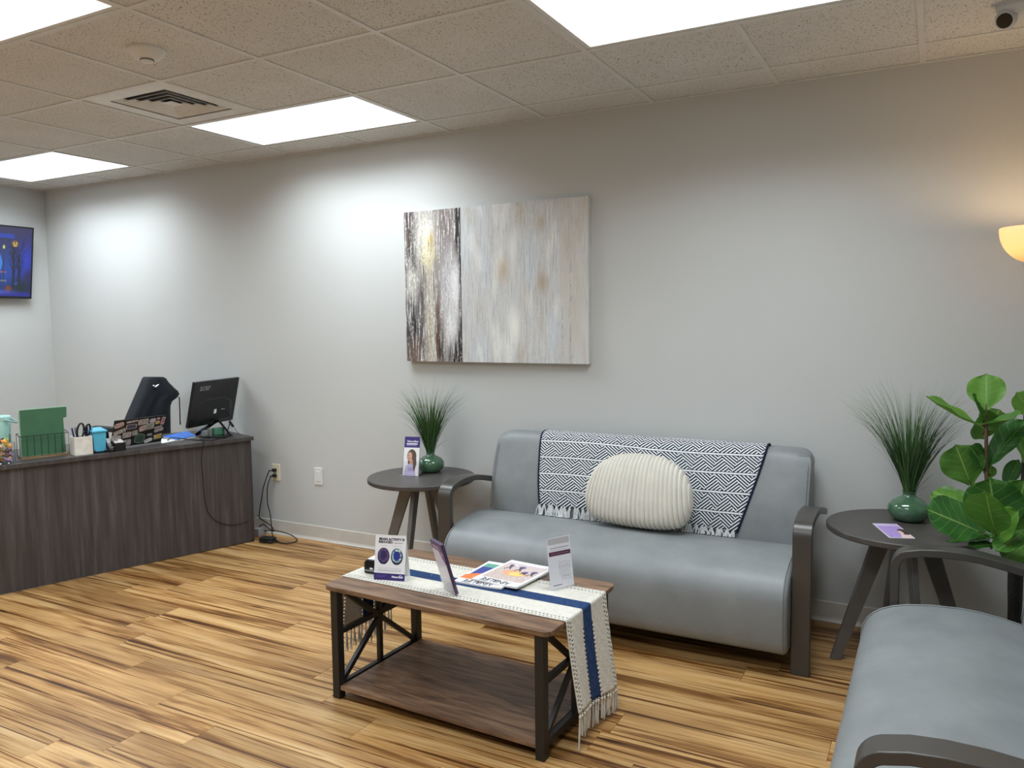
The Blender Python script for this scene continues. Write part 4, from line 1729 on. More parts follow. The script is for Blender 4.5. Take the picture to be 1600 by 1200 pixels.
def purple_card():
    z = 0.59
    c = [P(*p, 2, z) for p in ((1364, 818), (1401, 819), (1429, 842.5), (1390, 841.5))]
    ex = ((c[1] - c[0]) + (c[2] - c[3])).normalized()
    wd, ht = 0.096, 0.222
    ey = Vector((-ex.y, ex.x, 0))
    cen = (c[0] + c[1] + c[2] + c[3]) / 4
    o = cen - ex * wd / 2 - ey * ht / 2
    M = frame((o.x, o.y, z), ex, ey)
    t = thing('card', 'lilac printed card lying flat on the side table', 'card', (cen.x, cen.y, z))
    MB().box((0, 0, 0.0002), (wd, ht, 0.0022), M).build('sheet', PAPER, t)
    pt = Paint(50, 110, (222, 210, 232))
    pt.rect(0.05, 0.03, 0.95, 0.97, (176, 148, 214))
    pt.rect(0.05, 0.80, 0.95, 0.97, (206, 184, 226))
    pt.rect(0.15, 0.77, 0.85, 0.79, (150, 120, 190))
    pt.poly([(0.5, 0.03), (0.95, 0.03), (0.95, 0.45), (0.70, 0.5), (0.62, 0.25)], (236, 206, 200))
    pt.ell(0.86, 0.42, 0.22, 0.20, (74, 54, 50))
    pt.ell(0.72, 0.38, 0.09, 0.12, (234, 198, 186))
    pt.rect(0.12, 0.1, 0.2, 0.125, (70, 50, 110))
    painted('printed_face', pt, wd, ht, 'print', t, M @ Matrix.Translation((0, 0, 0.0025)))


purple_card()


# ================================================================== WALL THINGS
def painting():
    x0, x1, z0, z1, d = 0.893, 2.093, 1.228, 2.124, 0.04
    t = thing('wall_painting', 'large abstract canvas with dark brown and grey vertical streaks', 'painting', ((x0 + x1) / 2, 0, z0))
    MB().box((x0, -d + 0.0006, z0), (x1, -0.001, z1)).build('canvas_edge', CANVAS, t, bevel=0.002)
    nx, ny = 330, 246
    pt = Paint(nx, ny, (204, 204, 204))
    X, Y = pt.X, pt.Y
    fine = smooth_noise(ny, nx, 8, 0.4)
    med = smooth_noise(ny, nx, 26, 4)
    big = smooth_noise(ny, nx, 20, 14)
    tex = smooth_noise(ny, nx, 1.6, 0.45)
    # right field: greys, blue-white, beige
    pt.fill(np.clip((med + 0.4) * 0.5, 0, 1), (206, 206, 206), 0.8)
    pt.fill(np.clip(smooth_noise(ny, nx, 24, 9) * 0.6, 0, 1), (206, 214, 220), 0.8)
    pt.fill(np.clip(smooth_noise(ny, nx, 22, 8) * 0.6 - 0.25, 0, 1), (192, 182, 166), 0.7)
    pt.fill(np.clip(smooth_noise(ny, nx, 20, 6) * 0.8 - 0.7, 0, 1), (236, 236, 232), 0.9)
    pt.fill(np.clip(fine * 0.5 - 0.2, 0, 1), (156, 154, 156), 0.5)
    pt.fill(np.clip(tex * 0.35, 0, 1), (172, 170, 170), 0.4)
    pt.fill(np.clip(-tex * 0.3, 0, 1), (226, 226, 226), 0.4)
    pt.fill(np.clip(-fine * 0.35, 0, 1), (236, 235, 233), 0.5)
    pt.fill(np.exp(-((X - 0.62) / 0.035) ** 2 - ((Y - 0.25) / 0.11) ** 2), (244, 244, 238), 0.9)
    pt.fill(np.exp(-((X - 0.565) / 0.03) ** 2 - ((Y - 0.58) / 0.08) ** 2), (196, 174, 146), 0.8)
    pt.fill(np.exp(-((X - 0.77) / 0.025) ** 2 - ((Y - 0.50) / 0.07) ** 2), (176, 156, 128), 0.8)
    pt.fill(np.exp(-((X - 0.765) / 0.02) ** 2 - ((Y - 0.86) / 0.05) ** 2), (186, 168, 138), 0.6)
    pt.fill(np.exp(-((X - 0.62) / 0.025) ** 2 - ((Y - 0.72) / 0.12) ** 2), (240, 240, 238), 0.7)
    pt.fill((X > 0.86) * np.clip(0.7 + med * 0.2, 0, 1), (206, 200, 192), 0.7)
    pt.fill(np.exp(-((X - 0.912 + 0.002 * np.sin(Y * 9)) / 0.005) ** 2) * np.clip((0.68 - Y) * 6, 0, 1) * np.clip(0.35 + tex * 0.25 + fine * 0.2, 0, 1), (110, 107, 107), 0.8)
    pt.fill(np.exp(-((X - 0.87) / 0.006) ** 2) * (Y < 0.35) * np.clip(0.3 + tex * 0.3, 0, 1), (150, 150, 150), 0.8)
    # left field
    L = X < 0.333
    pt.fill(L, (172, 164, 162))
    s1 = smooth_noise(ny, nx, 30, 1.6)
    s2 = smooth_noise(ny, nx, 9, 0.42)
    s3 = smooth_noise(ny, nx, 1.2, 0.3)

    def region(m, c, k=0.5, al=1.0):
        pt.fill(L * np.clip(m + s2 * k * m, 0, 1), c, al)

    def blob(cx, cy, rx, ry):
        return np.exp(-((X - cx) / rx) ** 2 - ((Y - cy) / ry) ** 2)
    region(np.clip(0.5 + s1 * 0.5, 0, 1) * 0.6, (120, 106, 104), 0.6)
    region(blob(0.03, 0.87, 0.035, 0.25) * 1.2, (70, 52, 48), 0.4)
    region(blob(0.055, 0.72, 0.022, 0.16) * 1.1, (38, 38, 42), 0.4)
    region(blob(0.22, 0.82, 0.09, 0.28) * 0.9, (112, 96, 92), 0.5)
    region(blob(0.13, 0.80, 0.055, 0.18) * 1.3, (232, 226, 214), 0.3)
    region(blob(0.145, 0.72, 0.03, 0.10) * 1.0, (236, 222, 160), 0.8)
    region(blob(0.165, 0.80, 0.012, 0.05) * 1.0, (196, 160, 60), 0.8)
    region(blob(0.04, 0.52, 0.03, 0.10) * 1.2, (226, 222, 212), 0.6)
    region(blob(0.04, 0.2, 0.05, 0.22) * 1.2, (46, 48, 54), 0.5)
    region(blob(0.06, 0.06, 0.05, 0.10) * 0.8, (120, 100, 88), 0.9)
    region(blob(0.105, 0.30, 0.018, 0.24) * 0.9, (70, 70, 76), 0.6)
    region(blob(0.15, 0.22, 0.03, 0.32) * 1.3, (196, 188, 170), 0.5)
    region(blob(0.195, 0.22, 0.016, 0.25) * 1.2, (92, 62, 46), 0.5)
    region(blob(0.215, 0.10, 0.014, 0.16) * 1.0, (40, 36, 36), 0.6)
    region(blob(0.255, 0.50, 0.045, 0.25) * 0.8, (214, 212, 214), 0.8)
    region(blob(0.30, 0.48, 0.028, 0.16) * 1.3, (240, 240, 242), 0.4)
    region(blob(0.27, 0.22, 0.03, 0.12) * 1.2, (236, 236, 238), 0.4)
    region(blob(0.30, 0.02, 0.04, 0.12) * 1.1, (36, 34, 38), 0.6)
    region(np.exp(-((X - 0.318) / 0.016) ** 2) * (np.clip((Y - 0.62) * 5, 0, 1)) * 1.4, (40, 36, 42), 0.25)
    region((np.exp(-((X - 0.326) / 0.008) ** 2)) * 1.1, (52, 48, 52), 0.6)
    region(np.exp(-((X - 0.322) / 0.012) ** 2) * np.clip((0.3 - Y) * 5, 0, 1) * 1.3, (30, 29, 34), 0.3)
    dk = np.clip(1.15 - (X / 0.30), 0.25, 1)
    pt.fill(np.clip((s2 + 0.5 * s3) * 0.9 - 0.75, 0, 1) * L * dk, (34, 31, 34), 0.9)
    pt.fill(np.clip(-(s2 + 0.6 * s3) * 0.8 - 0.7, 0, 1) * L, (238, 236, 232), 0.85)
    pt.fill(np.clip(tex * 0.3 - 0.25, 0, 1) * L, (30, 28, 30), 0.6)
    pt.fill(np.clip(tex * 0.3 - 0.45, 0, 1), (246, 244, 240), 0.5)
    rel = np.pad(tex * 0.0006, ((0, 1), (0, 1)), 'edge')
    M = frame((x0, -d, z0), (1, 0, 0), (0, 0, 1))
    painted('painted_canvas', pt, x1 - x0, z1 - z0, 'print', t, M)


painting()


def tv():
    # bracketed to the left wall, tilted forward
    yr = -0.188
    top = Vector((-2.600, yr, 2.247))
    bot = Vector((-2.690, yr, 1.687))
    up = (top - bot).normalized()
    ht = (top - bot).length
    wd = 1.0
    ex = Vector((0, 1, 0))
    M = frame(bot - ex * wd, ex, up)       # normal = ex x up -> +x-ish
    t = thing('television', 'wall television showing a blue night scene with bare trees', 'television', (-2.70, yr - wd / 2, 1.687))
    MB().box((0, 0, -0.028), (wd, ht, -0.001), M).build('body', BLKPL, t, bevel=0.003)
    b = 0.012
    bz = MB()
    for lo, hi in (((0, 0), (wd, b + 0.006)), ((0, ht - b), (wd, ht)), ((0, b), (b, ht - b)), ((wd - b, b), (wd, ht - b))):
        bz.box((*lo, -0.002), (*hi, 0.0015), M)
    bz.build('bezel', BLKPL, t)
    MB().box((wd * 0.3, ht * 0.2, -0.05), (wd * 0.7, ht * 0.7, -0.028), M).build('rear_housing', BLKPL, t, bevel=0.004)
    br = MB()
    c = M @ Vector((wd / 2, ht / 2, -0.05))
    br.box((X0 + 0.0005, c.y - 0.12, c.z - 0.09), (X0 + 0.02, c.y + 0.12, c.z + 0.09))
    br.bar((X0 + 0.01, c.y - 0.06, c.z), (c.x + 0.01, c.y - 0.06, c.z), 0.03, 0.03)
    br.bar((X0 + 0.01, c.y + 0.06, c.z), (c.x + 0.01, c.y + 0.06, c.z), 0.03, 0.03)
    br.build('bracket', BLACK, t)
    pt = Paint(260, 124, (36, 40, 96))
    pt.X = 1 - (1 - pt.X) * 1.45                      # picture packed toward the visible end
    asp = 1.25
    X, Y = pt.X, pt.Y
    pt.fill(np.clip(Y * 1.3 - 0.35, 0, 1), (58, 50, 92), 0.8)
    pt.fill(np.exp(-((X - 0.93) / 0.10) ** 2 - ((Y - 0.5) / 0.25) ** 2), (42, 66, 210), 0.9)
    pt.fill(np.exp(-((X - 0.72) / 0.14) ** 2 - ((Y - 0.35) / 0.3) ** 2), (36, 84, 190), 0.8)
    pt.rect(0.0, 0.84, 0.80, 0.90, (36, 64, 180))
    pt.rect(0.0, 0.80, 0.76, 0.83, (40, 52, 96))
    # arched doorway with a light blue rim
    pt.ell(0.40, 0.48, 0.27, 0.30, (60, 140, 230))
    pt.ell(0.40, 0.47, 0.245, 0.275, (74, 60, 92))
    pt.rect(0.08, 0.0, 0.66, 0.3, (40, 46, 110))
    pt.ell(0.52, 0.52, 0.08, 0.12, (90, 60, 60))
    pt.ell(0.30, 0.45, 0.09, 0.14, (50, 40, 70))
    pt.rect(0.56, 0.335, 0.72, 0.36, (150, 96, 128))
    pt.rect(0.50, 0.25, 0.58, 0.5, (110, 70, 110))
    # trees
    for bx, hgt in ((0.80, 0.74), (0.865, 0.6)):
        pt.line((bx, 0.12), (bx - 0.004, hgt), 0.03, (24, 28, 58), asp=asp)
        for k in range(9):
            y0 = 0.3 + k * 0.045
            sg = -1 if k % 2 else 1
            pt.line((bx, y0), (bx + sg * (0.03 + 0.008 * (k % 3)), y0 + 0.13), 0.012, (24, 28, 60), asp=asp)
            pt.line((bx + sg * 0.02, y0 + 0.09), (bx + sg * 0.06, y0 + 0.20), 0.008, (26, 30, 64), asp=asp)
    pt.line((0.685, 0.1), (0.69, 0.72), 0.014, (30, 60, 90), asp=asp)
    pt.ell(0.685, 0.71, 0.016, 0.03, (150, 170, 60))
    pt.ell(0.685, 0.71, 0.009, 0.016, (236, 236, 160))
    # lantern
    pt.ell(0.81, 0.765, 0.042, 0.05, (120, 84, 50))
    pt.ell(0.81, 0.745, 0.024, 0.022, (190, 170, 90))
    for dx in (-0.016, 0.016):
        pt.ell(0.81 + dx, 0.78, 0.008, 0.012, (236, 216, 130))
    # bushes, pumpkins, path
    pt.fill(np.exp(-((X - 0.88) / 0.14) ** 2 - ((Y - 0.14) / 0.13) ** 2), (26, 44, 50), 1.0)
    pt.fill(np.exp(-((X - 0.97) / 0.05) ** 2 - ((Y - 0.3) / 0.12) ** 2), (44, 36, 70), 0.8)
    pt.ell(0.745, 0.11, 0.042, 0.045, (110, 58, 52))
    pt.ell(0.745, 0.115, 0.012, 0.04, (130, 72, 58))
    pt.ell(0.83, 0.19, 0.02, 0.02, (44, 70, 170))
    for k in range(5):
        pt.ell(0.66 + 0.014 * k, 0.22 + 0.01 * (k % 2), 0.007, 0.012, (120, 140, 120))
    pt.rect(0, 0, 1, 0.055, (44, 46, 150))
    pt.fill(np.exp(-((X - 0.55) / 0.2) ** 2 - ((Y - 0.06) / 0.03) ** 2), (90, 110, 220), 0.8)
    painted('screen', pt, wd - 2 * b, ht - 2 * b - 0.006, 'screen', t, M @ Matrix.Translation((b, b + 0.006, 0.0)))


tv()


def outlet(u, v, label, mat, rocker=False, x=None, z=None):
    c = P(u, v, 1, 0) if x is None else Vector((x, 0, z))
    t = thing('wall_outlet' if not rocker else 'wall_plate', label, 'outlet' if not rocker else 'wall plate', (c.x, 0, c.z))
    MB().prism(rrect(0.071, 0.116, 0.006, 3), 0.0, 0.006, Matrix.Translation((c.x, 0, c.z)) @ Matrix.Rotation(math.pi / 2, 4, 'X')).build('plate', mat, t, bevel=0.002)
    R = Matrix.Translation((c.x, 0, c.z)) @ Matrix.Rotation(math.pi / 2, 4, 'X')
    if rocker:
        MB().prism(rrect(0.034, 0.068, 0.003, 3), 0.005, 0.0085, R).build('insert', mat, t, bevel=0.001)
    else:
        for s in (-1, 1):
            MB().prism(rrect(0.033, 0.028, 0.010, 4, 0, s * 0.0195), 0.005, 0.008, R).build('socket', mat, t)
    return c


OC = outlet(432, 738, 'almond outlet with two black plugs in it beside the desk', ALMOND)
outlet(498, 744, 'blank white wall plate between the desk and the side table', WHITEP, True)
outlet(0, 0, 'almond outlet low on the wall behind the side table', ALMOND, x=P(659, 766, 1, 0).x, z=P(659, 752, 1, 0).z)


# ================================================================== DESK
DH = 0.715
DO = P(396.5, 682, 2, DH)
DA = Vector((-0.3090, -0.9511, 0))                 # along the front, away from the wall
DB = Vector((-0.9511, 0.3090, 0))                  # front to back
DRZ = math.atan2(DA.y, DA.x)
DLEN, DDEP = 1.53, 0.60


def D(s, b, z=DH):
    p = Vector((DO.x, DO.y, 0)) + DA * s + DB * b
    return Vector((p.x, p.y, z))


def desk():
    # local frame: x = along the front, y = DB reversed? keep right-handed: x=DA, y = -DB... use world points
    t = thing('desk', 'dark laminate reception desk set at an angle to the wall', 'desk', D(DLEN / 2, DDEP / 2, 0), DRZ)
    M = frame(D(0, 0, 0), DB, DA)                   # x = depth, y = along, z: DB x DA
    zz = (M.to_3x3() @ Vector((0, 0, 1))).z
    assert zz > 0
    MB().box((0, 0, DH - 0.026), (DDEP, DLEN, DH), M).build('desk_top', 'desk', t, bevel=0.0015)
    MB().box((0.018, 0.012, 0.005), (0.036, DLEN - 0.012, DH - 0.026), M).build('front_panel', 'desk', t)
    for y in (0.014, DLEN - 0.014 - 0.026):
        MB().box((0.037, y, 0.012), (DDEP - 0.02, y + 0.026, DH - 0.026), M).build('end_panel', 'desk', t)
    for x in (0.03, DDEP - 0.05):
        for y in (0.027, DLEN - 0.027):
            MB().lathe([(0.001, 0), (0.014, 0), (0.014, 0.018), (0.001, 0.018)], 14, M=M @ Matrix.Translation((x, y, 0))).build('glide_foot', BLACK, t)
    tab = simple('clear_tape', (196, 196, 192), 0.3)
    q = P(172, 711, 2, DH)


desk()


def wire_organizer():
    a, b = D(1.322, 0.150), D(1.072, 0.150)
    ex, inw, wd = -DA, DB.copy(), 0.25
    dep = 0.075
    z = DH
    t = thing('wire_file_rack', 'black wire file rack on a tan wooden base', 'file rack', a + ex * wd / 2 + inw * dep / 2)
    TAN = simple('tan_wood', (150, 118, 82), 0.5, var=0.1)
    p = [a - inw * 0.016, b - inw * 0.016, b + inw * dep, a + inw * dep]
    MB().add([(q.x, q.y, z) for q in p] + [(q.x, q.y, z + 0.007) for q in p], [(3, 2, 1, 0), (4, 5, 6, 7)] + [(i, (i + 1) % 4, 4 + (i + 1) % 4, 4 + i) for i in range(4)]).build('base', TAN, t)
    zb, zt = z + 0.008, z + 0.128
    r = 0.0024
    c, d = a + inw * dep, b + inw * dep

    def at(q, zz):
        return Vector((q.x, q.y, zz))
    MB().tube([at(a, zb), at(a, zt), at(b, zt), at(b, zb), at(a, zb)], r, 6).build('front_frame', BLACK, t)
    MB().tube([at(c, zb), at(c, zt + 0.01), at(d, zt + 0.01), at(d, zb), at(c, zb)], r, 6).build('back_frame', BLACK, t)
    for k in range(1, 7):
        q = a + ex * wd * k / 7
        MB().cyl(at(q, zb), at(q, zt), 0.0016, n=6).build('wire', BLACK, t)
    for q, e in ((a, c), (b, d)):
        MB().cyl(at(q, zt), at(e, zt + 0.01), r, n=6).build('wire', BLACK, t)
        MB().cyl(at(q, zb), at(e, zb), r, n=6).build('wire', BLACK, t)
    # green folders standing in the rack
    GM = simple('green_folder', (58, 104, 72), 0.6, var=0.03)
    GL = simple('pale_green_folder', (186, 208, 190), 0.6, var=0.03)
    up = (Vector((0, 0, 1)) + inw * 0.10).normalized()
    for k, (mat, dx, off, top, lab) in enumerate(((GM, 0.004, 0.008, 0.265, 'dark green folder standing in the wire rack'), (GL, 0.0, 0.016, 0.270, 'pale green folder right behind the dark green one'))):
        o = at(a, zb + 0.003) + ex * (0.006 + dx) + inw * off
        M = frame(o, ex, up)
        w2 = wd - 0.010
        pts = [(0, 0), (w2 - 0.018, 0), (w2 - 0.016, top - 0.062), (w2 + 0.002, top - 0.058), (w2 + 0.006, top), (w2 + 0.002, top + 0.003), (0.006, top)]
        if k == 1:
            pts = [(-0.006, 0), (w2 - 0.012, 0), (w2 - 0.010, top - 0.062), (w2 + 0.006, top - 0.058), (w2 + 0.011, top + 0.004), (0.001, top + 0.001)]
        tag(MB().prism(pts, -0.0035, 0.0, M).build('folder', mat), lab, 'folder', 'folders in the wire rack')


wire_organizer()


def pen_cup():
    a, b = D(1.072, 0.036), D(0.976, 0.036)
    ex, inw, wd = -DA, DB.copy(), 0.096
    t = thing('pen_holder', 'square white marble pen holder on the desk', 'pen holder', a + ex * wd / 2 + inw * wd / 2)
    MAR = simple('marble', (226, 220, 210), 0.3, var=0.08, scale=16)
    M = frame(a, ex, inw) if frame(a, ex, inw).to_3x3().col[2].z > 0 else frame(b, -ex, inw)
    h, th = 0.108, 0.006
    for lo, hi in (((0, 0), (wd, th)), ((0, wd - th), (wd, wd)), ((0, th), (th, wd - th)), ((wd - th, th), (wd, wd - th))):
        MB().box((*lo, 0), (*hi, h), M).build('wall', MAR, t, bevel=0.0015)
    MB().box((th, th, 0), (wd - th, wd - th, 0.006), M).build('bottom', MAR, t)
    cen = M @ Vector((wd / 2, wd / 2, 0))
    pens = [((36, 44, 130), -0.026, 0.02, (-0.014, 0.0), 0.15, 'blue ballpoint pen in the marble holder'), ((150, 60, 50), -0.008, 0.015, (-0.016, 0.005), 0.142, 'red pen in the marble holder'),
            ((128, 128, 130), -0.012, -0.01, (-0.016, 0.01), 0.155, 'grey pen in the marble holder'), ((30, 34, 80), 0.034, 0.01, (0.006, 0.004), 0.150, 'dark navy marker in the marble holder')]
    for k, (c, dx, dy, ln, L, lab) in enumerate(pens):
        q = cen + ex * dx + inw * dy
        p0 = Vector((q.x, q.y, DH + 0.007)) - ex * ln[0] * 0.6
        p1 = Vector((q.x, q.y, DH + 0.007 + L)) + ex * ln[0] + inw * ln[1]
        pm = simple('pen_%d' % k, c, 0.35)
        pn = thing('pen', lab, 'pen', p0, 0, 'pens in the marble holder')
        MB().tube([p0, p0 * 0.4 + p1 * 0.6], [0.0042, 0.0045], 8).build('barrel', simple('pen_body', (190, 190, 194), 0.4) if k < 2 else pm, pn, smooth=40)
        MB().tube([p0 * 0.4 + p1 * 0.6, p1], [0.0050, 0.0046], 8).build('cap', pm, pn, smooth=40)
    # scissors, handles up
    sc = thing('scissors', 'black-handled scissors standing in the marble holder', 'scissors', cen)
    up = Vector((0, 0, 1))
    b0 = Vector((cen.x, cen.y, DH + 0.008)) + ex * 0.006
    for s, tilt in ((-1, 0.0), (1, 0.016)):
        base = b0 + ex * tilt
        MB().bar(base, base + up * 0.085 + ex * (0.002 * s), 0.010, 0.002, up=inw).build('blade', STEEL, sc)
        c = base + up * 0.130 + ex * (0.006 * s + (0.012 if s > 0 else -0.002))
        pts = []
        for k in range(19):
            q = 2 * math.pi * k / 18
            e2 = ex * (0.018 if s < 0 else 0.013) * math.cos(q) + up * (0.045 if s < 0 else 0.034) * math.sin(q) + ex * 0.12 * 0.045 * math.sin(q)
            pts.append(c + e2 + inw * (0.006 * s))
        MB().tube(pts, 0.0058, 8).build('handle', BLKPL, sc, smooth=180)


pen_cup()


def mini_bin():
    a, b = D(0.964, 0.052), D(0.902, 0.052)
    ex, inw = -DA, DB.copy()
    o = a
    M = frame(o, ex, inw)
    if M.to_3x3().col[2].z < 0:
        M = frame(b, -ex, inw)
    BL = simple('sky_blue_plastic', (84, 176, 208), 0.4, var=0.03)
    t = thing('mini_bin', 'small sky-blue wheelie bin desk organizer with a hinged lid', 'desk organizer', M @ Vector((0.035, 0.04, 0)))
    w0, w1, d0, d1, h = 0.062, 0.074, 0.062, 0.076, 0.128
    e, g = (w1 - w0) / 2, (d1 - d0) / 2
    vs_ = [(0, 0, 0.008), (w0, 0, 0.008), (w0, d0, 0.008), (0, d0, 0.008), (-e, -g, h), (w0 + e, -g, h), (w0 + e, d0 + g, h), (-e, d0 + g, h)]
    MB().add(vs_, [(3, 2, 1, 0), (4, 5, 6, 7)] + [(i, (i + 1) % 4, 4 + (i + 1) % 4, 4 + i) for i in range(4)], M).build('body', BL, t, bevel=0.003)
    MB().box((-e - 0.005, -g - 0.006, h - 0.004), (w0 + e + 0.005, d0 + g + 0.008, h + 0.006), M).build('lid_rim', BL, t, bevel=0.002)
    vs_ = [(-e - 0.003, -g - 0.004, h + 0.005), (w0 + e + 0.003, -g - 0.004, h + 0.005), (w0 + e + 0.003, d0 + g + 0.006, h + 0.005), (-e - 0.003, d0 + g + 0.006, h + 0.005),
           (0.006, 0.008, h + 0.016), (w0 - 0.006, 0.008, h + 0.016), (w0 - 0.006, d0, h + 0.020), (0.006, d0, h + 0.020)]
    MB().add(vs_, [(3, 2, 1, 0), (4, 5, 6, 7)] + [(i, (i + 1) % 4, 4 + (i + 1) % 4, 4 + i) for i in range(4)], M).build('lid', BL, t, bevel=0.003)
    for x in (-0.003, w0 - 0.007):
        MB().lathe([(0.001, 0), (0.011, 0), (0.011, 0.010), (0.001, 0.010)], 16, M=M @ Matrix.Translation((x, 0.004, 0.011)) @ Matrix.Rotation(math.pi / 2, 4, 'Y')).build('wheel', BLKPL, t)
    MB().box((0.004, 0.01, 0), (w0 - 0.004, d0, 0.009), M).build('under_bar', BLKPL, t)


mini_bin()


def tape_and_box():
    a = D(0.880, 0.014)
    ex = -DA
    inw = DB
    t = thing('tape_dispenser', 'black tape dispenser with silver teeth between blue bin and note box', 'tape dispenser', a)
    M = frame(a + inw * 0.002, inw, -DA)          # x depth, y along
    if M.to_3x3().col[2].z < 0:
        M = frame(a, inw, DA)
    # side profile in (depth, height), extruded along
    prof = [(0, 0), (0.11, 0), (0.12, 0.03), (0.105, 0.06), (0.08, 0.068), (0.055, 0.058), (0.035, 0.035), (0.012, 0.03), (0, 0.018)]
    M2 = M @ Matrix(((1, 0, 0, 0), (0, 0, 1, 0), (0, 1, 0, 0), (0, 0, 0, 1)))
    MB().prism(prof, -0.012, 0.012, M2).build('body', BLKPL, t, bevel=0.003)
    MB().lathe([(0.012, -0.009), (0.03, -0.009), (0.03, 0.009), (0.012, 0.009)], 28, M=M2 @ Matrix.Translation((0.078, 0.046, 0.0))).build('tape_roll', simple('tape_clear', (190, 190, 186), 0.3), t, smooth=30)
    MB().bar(M @ Vector((-0.002, -0.012, 0.033)), M @ Vector((-0.002, 0.012, 0.033)), 0.008, 0.003).build('teeth', STEEL, t)
    a, b = D(0.858, 0.032), D(0.795, 0.032)
    t2 = thing('note_box', 'open black box of white notes beside the laptop', 'note box', b + DB * 0.04)
    M = frame(b, DB, DA)
    if M.to_3x3().col[2].z < 0:
        M = frame(b, DB, -DA)
    L = (b - a).length
    sg = 1
    MB().box((0, 0, 0), (0.075, L, 0.05), M).build('box', BLKPL, t2, bevel=0.002)
    MB().box((0.006, 0.01, 0.05), (0.06, L * 0.95, 0.058), M).build('notes', PAPER, t2)
    MB().box((0.012, 0.015, 0.058), (0.045, L * 0.6, 0.066), M).build('notes', PAPER, t2)


tape_and_box()


def laptop():
    br = P(252, 690.0, 2, DH + 0.012)
    bl = P(180, 700.5, 2, DH + 0.012)
    ex = (br - bl).normalized()                     # along the hinge, toward the wall
    wd = 0.335
    bl = br - ex * wd
    back = Vector((-ex.y, ex.x, 0))                 # toward the sitter (-x)
    if back.x > 0:
        back = -back
    t = thing('laptop', 'open black laptop with its lid covered in stickers', 'laptop', bl + ex * wd / 2 + back * 0.1 - Vector((0, 0, 0.012)))
    z = DH
    q = [bl, br, br + back * 0.225, bl + back * 0.225]
    MB().add([(p.x, p.y, z) for p in q] + [(p.x, p.y, z + 0.014) for p in q], [(3, 2, 1, 0), (4, 5, 6, 7)] + [(i, (i + 1) % 4, 4 + (i + 1) % 4, 4 + i) for i in range(4)]).build('base', STEEL, t, bevel=0.002)
    lean = math.radians(21)
    up = (Vector((0, 0, 1)) * math.cos(lean) - back * math.sin(lean)).normalized()
    o = Vector((bl.x, bl.y, z + 0.013))
    M = frame(o, ex, up)
    if (M.to_3x3() @ Vector((0, 0, 1))).dot(CAM - o) < 0:
        M = frame(br, -ex, up)
    ht = 0.185
    lid = MB().box((0, 0, -0.006), (wd, ht, 0), M).build('lid', BLKPL, t, bevel=0.002)
    MB().box((0.01, 0.01, -0.0068), (wd - 0.01, ht - 0.01, -0.006), M).build('display', simple('dark_display', (12, 12, 14), 0.15), lid)
    cols = dict(g=(148, 140, 140), p=(170, 140, 142), d=(64, 66, 92), e=(54, 74, 64), y=(176, 152, 84), l=(158, 150, 172), w=(206, 204, 200), r=(160, 112, 118), t=(128, 134, 126), b=(26, 26, 28))
    # x, y (fractions of the lid from its left/bottom), w, h, corner share, turn, colour
    S = [(0.10, 0.82, 0.19, 0.17, 1, 15, 'p'), (0.34, 0.90, 0.21, 0.07, 0.5, 4, 'g'), (0.34, 0.72, 0.20, 0.17, 0.4, 0, 'd'), (0.56, 0.84, 0.20, 0.20, 0.3, 3, 'g'), (0.745, 0.85, 0.13, 0.16, 1, 10, 'l'),
         (0.855, 0.90, 0.07, 0.08, 1, 0, 'p'), (0.85, 0.76, 0.10, 0.13, 1, 0, 'y'), (0.955, 0.80, 0.075, 0.28, 0.2, -8, 'r'), (0.13, 0.58, 0.22, 0.14, 0.4, 18, 'g'), (0.57, 0.60, 0.14, 0.20, 0.5, 12, 'p'),
         (0.71, 0.65, 0.16, 0.22, 0.4, 5, 't'), (0.88, 0.58, 0.15, 0.07, 0.8, 8, 'g'), (0.90, 0.47, 0.18, 0.13, 0.6, 12, 'g'), (0.28, 0.43, 0.16, 0.20, 0.2, 4, 'g'), (0.43, 0.47, 0.11, 0.18, 0.4, 8, 't'),
         (0.08, 0.36, 0.19, 0.20, 0.6, -8, 'g'), (0.28, 0.14, 0.20, 0.22, 0.5, 3, 'g'), (0.54, 0.24, 0.20, 0.34, 0.7, -10, 'e'), (0.73, 0.33, 0.11, 0.09, 1, 0, 't'), (0.72, 0.12, 0.17, 0.14, 0.9, 15, 'w'),
         (0.90, 0.22, 0.16, 0.18, 0.3, 8, 'y'), (0.09, 0.12, 0.16, 0.17, 0.4, 8, 'g')]
    for k, (x, y, w2, h2, cr, tn, ck) in enumerate(S):
        w3, h3 = w2 * wd, h2 * ht
        pts = rrect(w3, h3, min(w3, h3) * 0.49 * cr + 0.0004, 4)
        Ms = M @ Matrix.Translation((x * wd, y * ht, 0)) @ Matrix.Rotation(math.radians(tn), 4, 'Z')
        st = MB().prism(pts, 0.0, 0.0004, Ms).build('sticker', simple('sticker_edge_' + ('w' if ck != 'e' else 'e'), (176, 168, 164) if ck != 'e' else (110, 130, 110), 0.5), lid)
        MB().prism([(a * 0.86, b * 0.84) for a, b in pts], 0.0004, 0.0007, Ms).build('sticker_face', simple('sticker_' + ck, cols[ck], 0.45, var=0.3, scale=90), lid)
    return ex, back, br


LEX, LBACK, LBR = laptop()


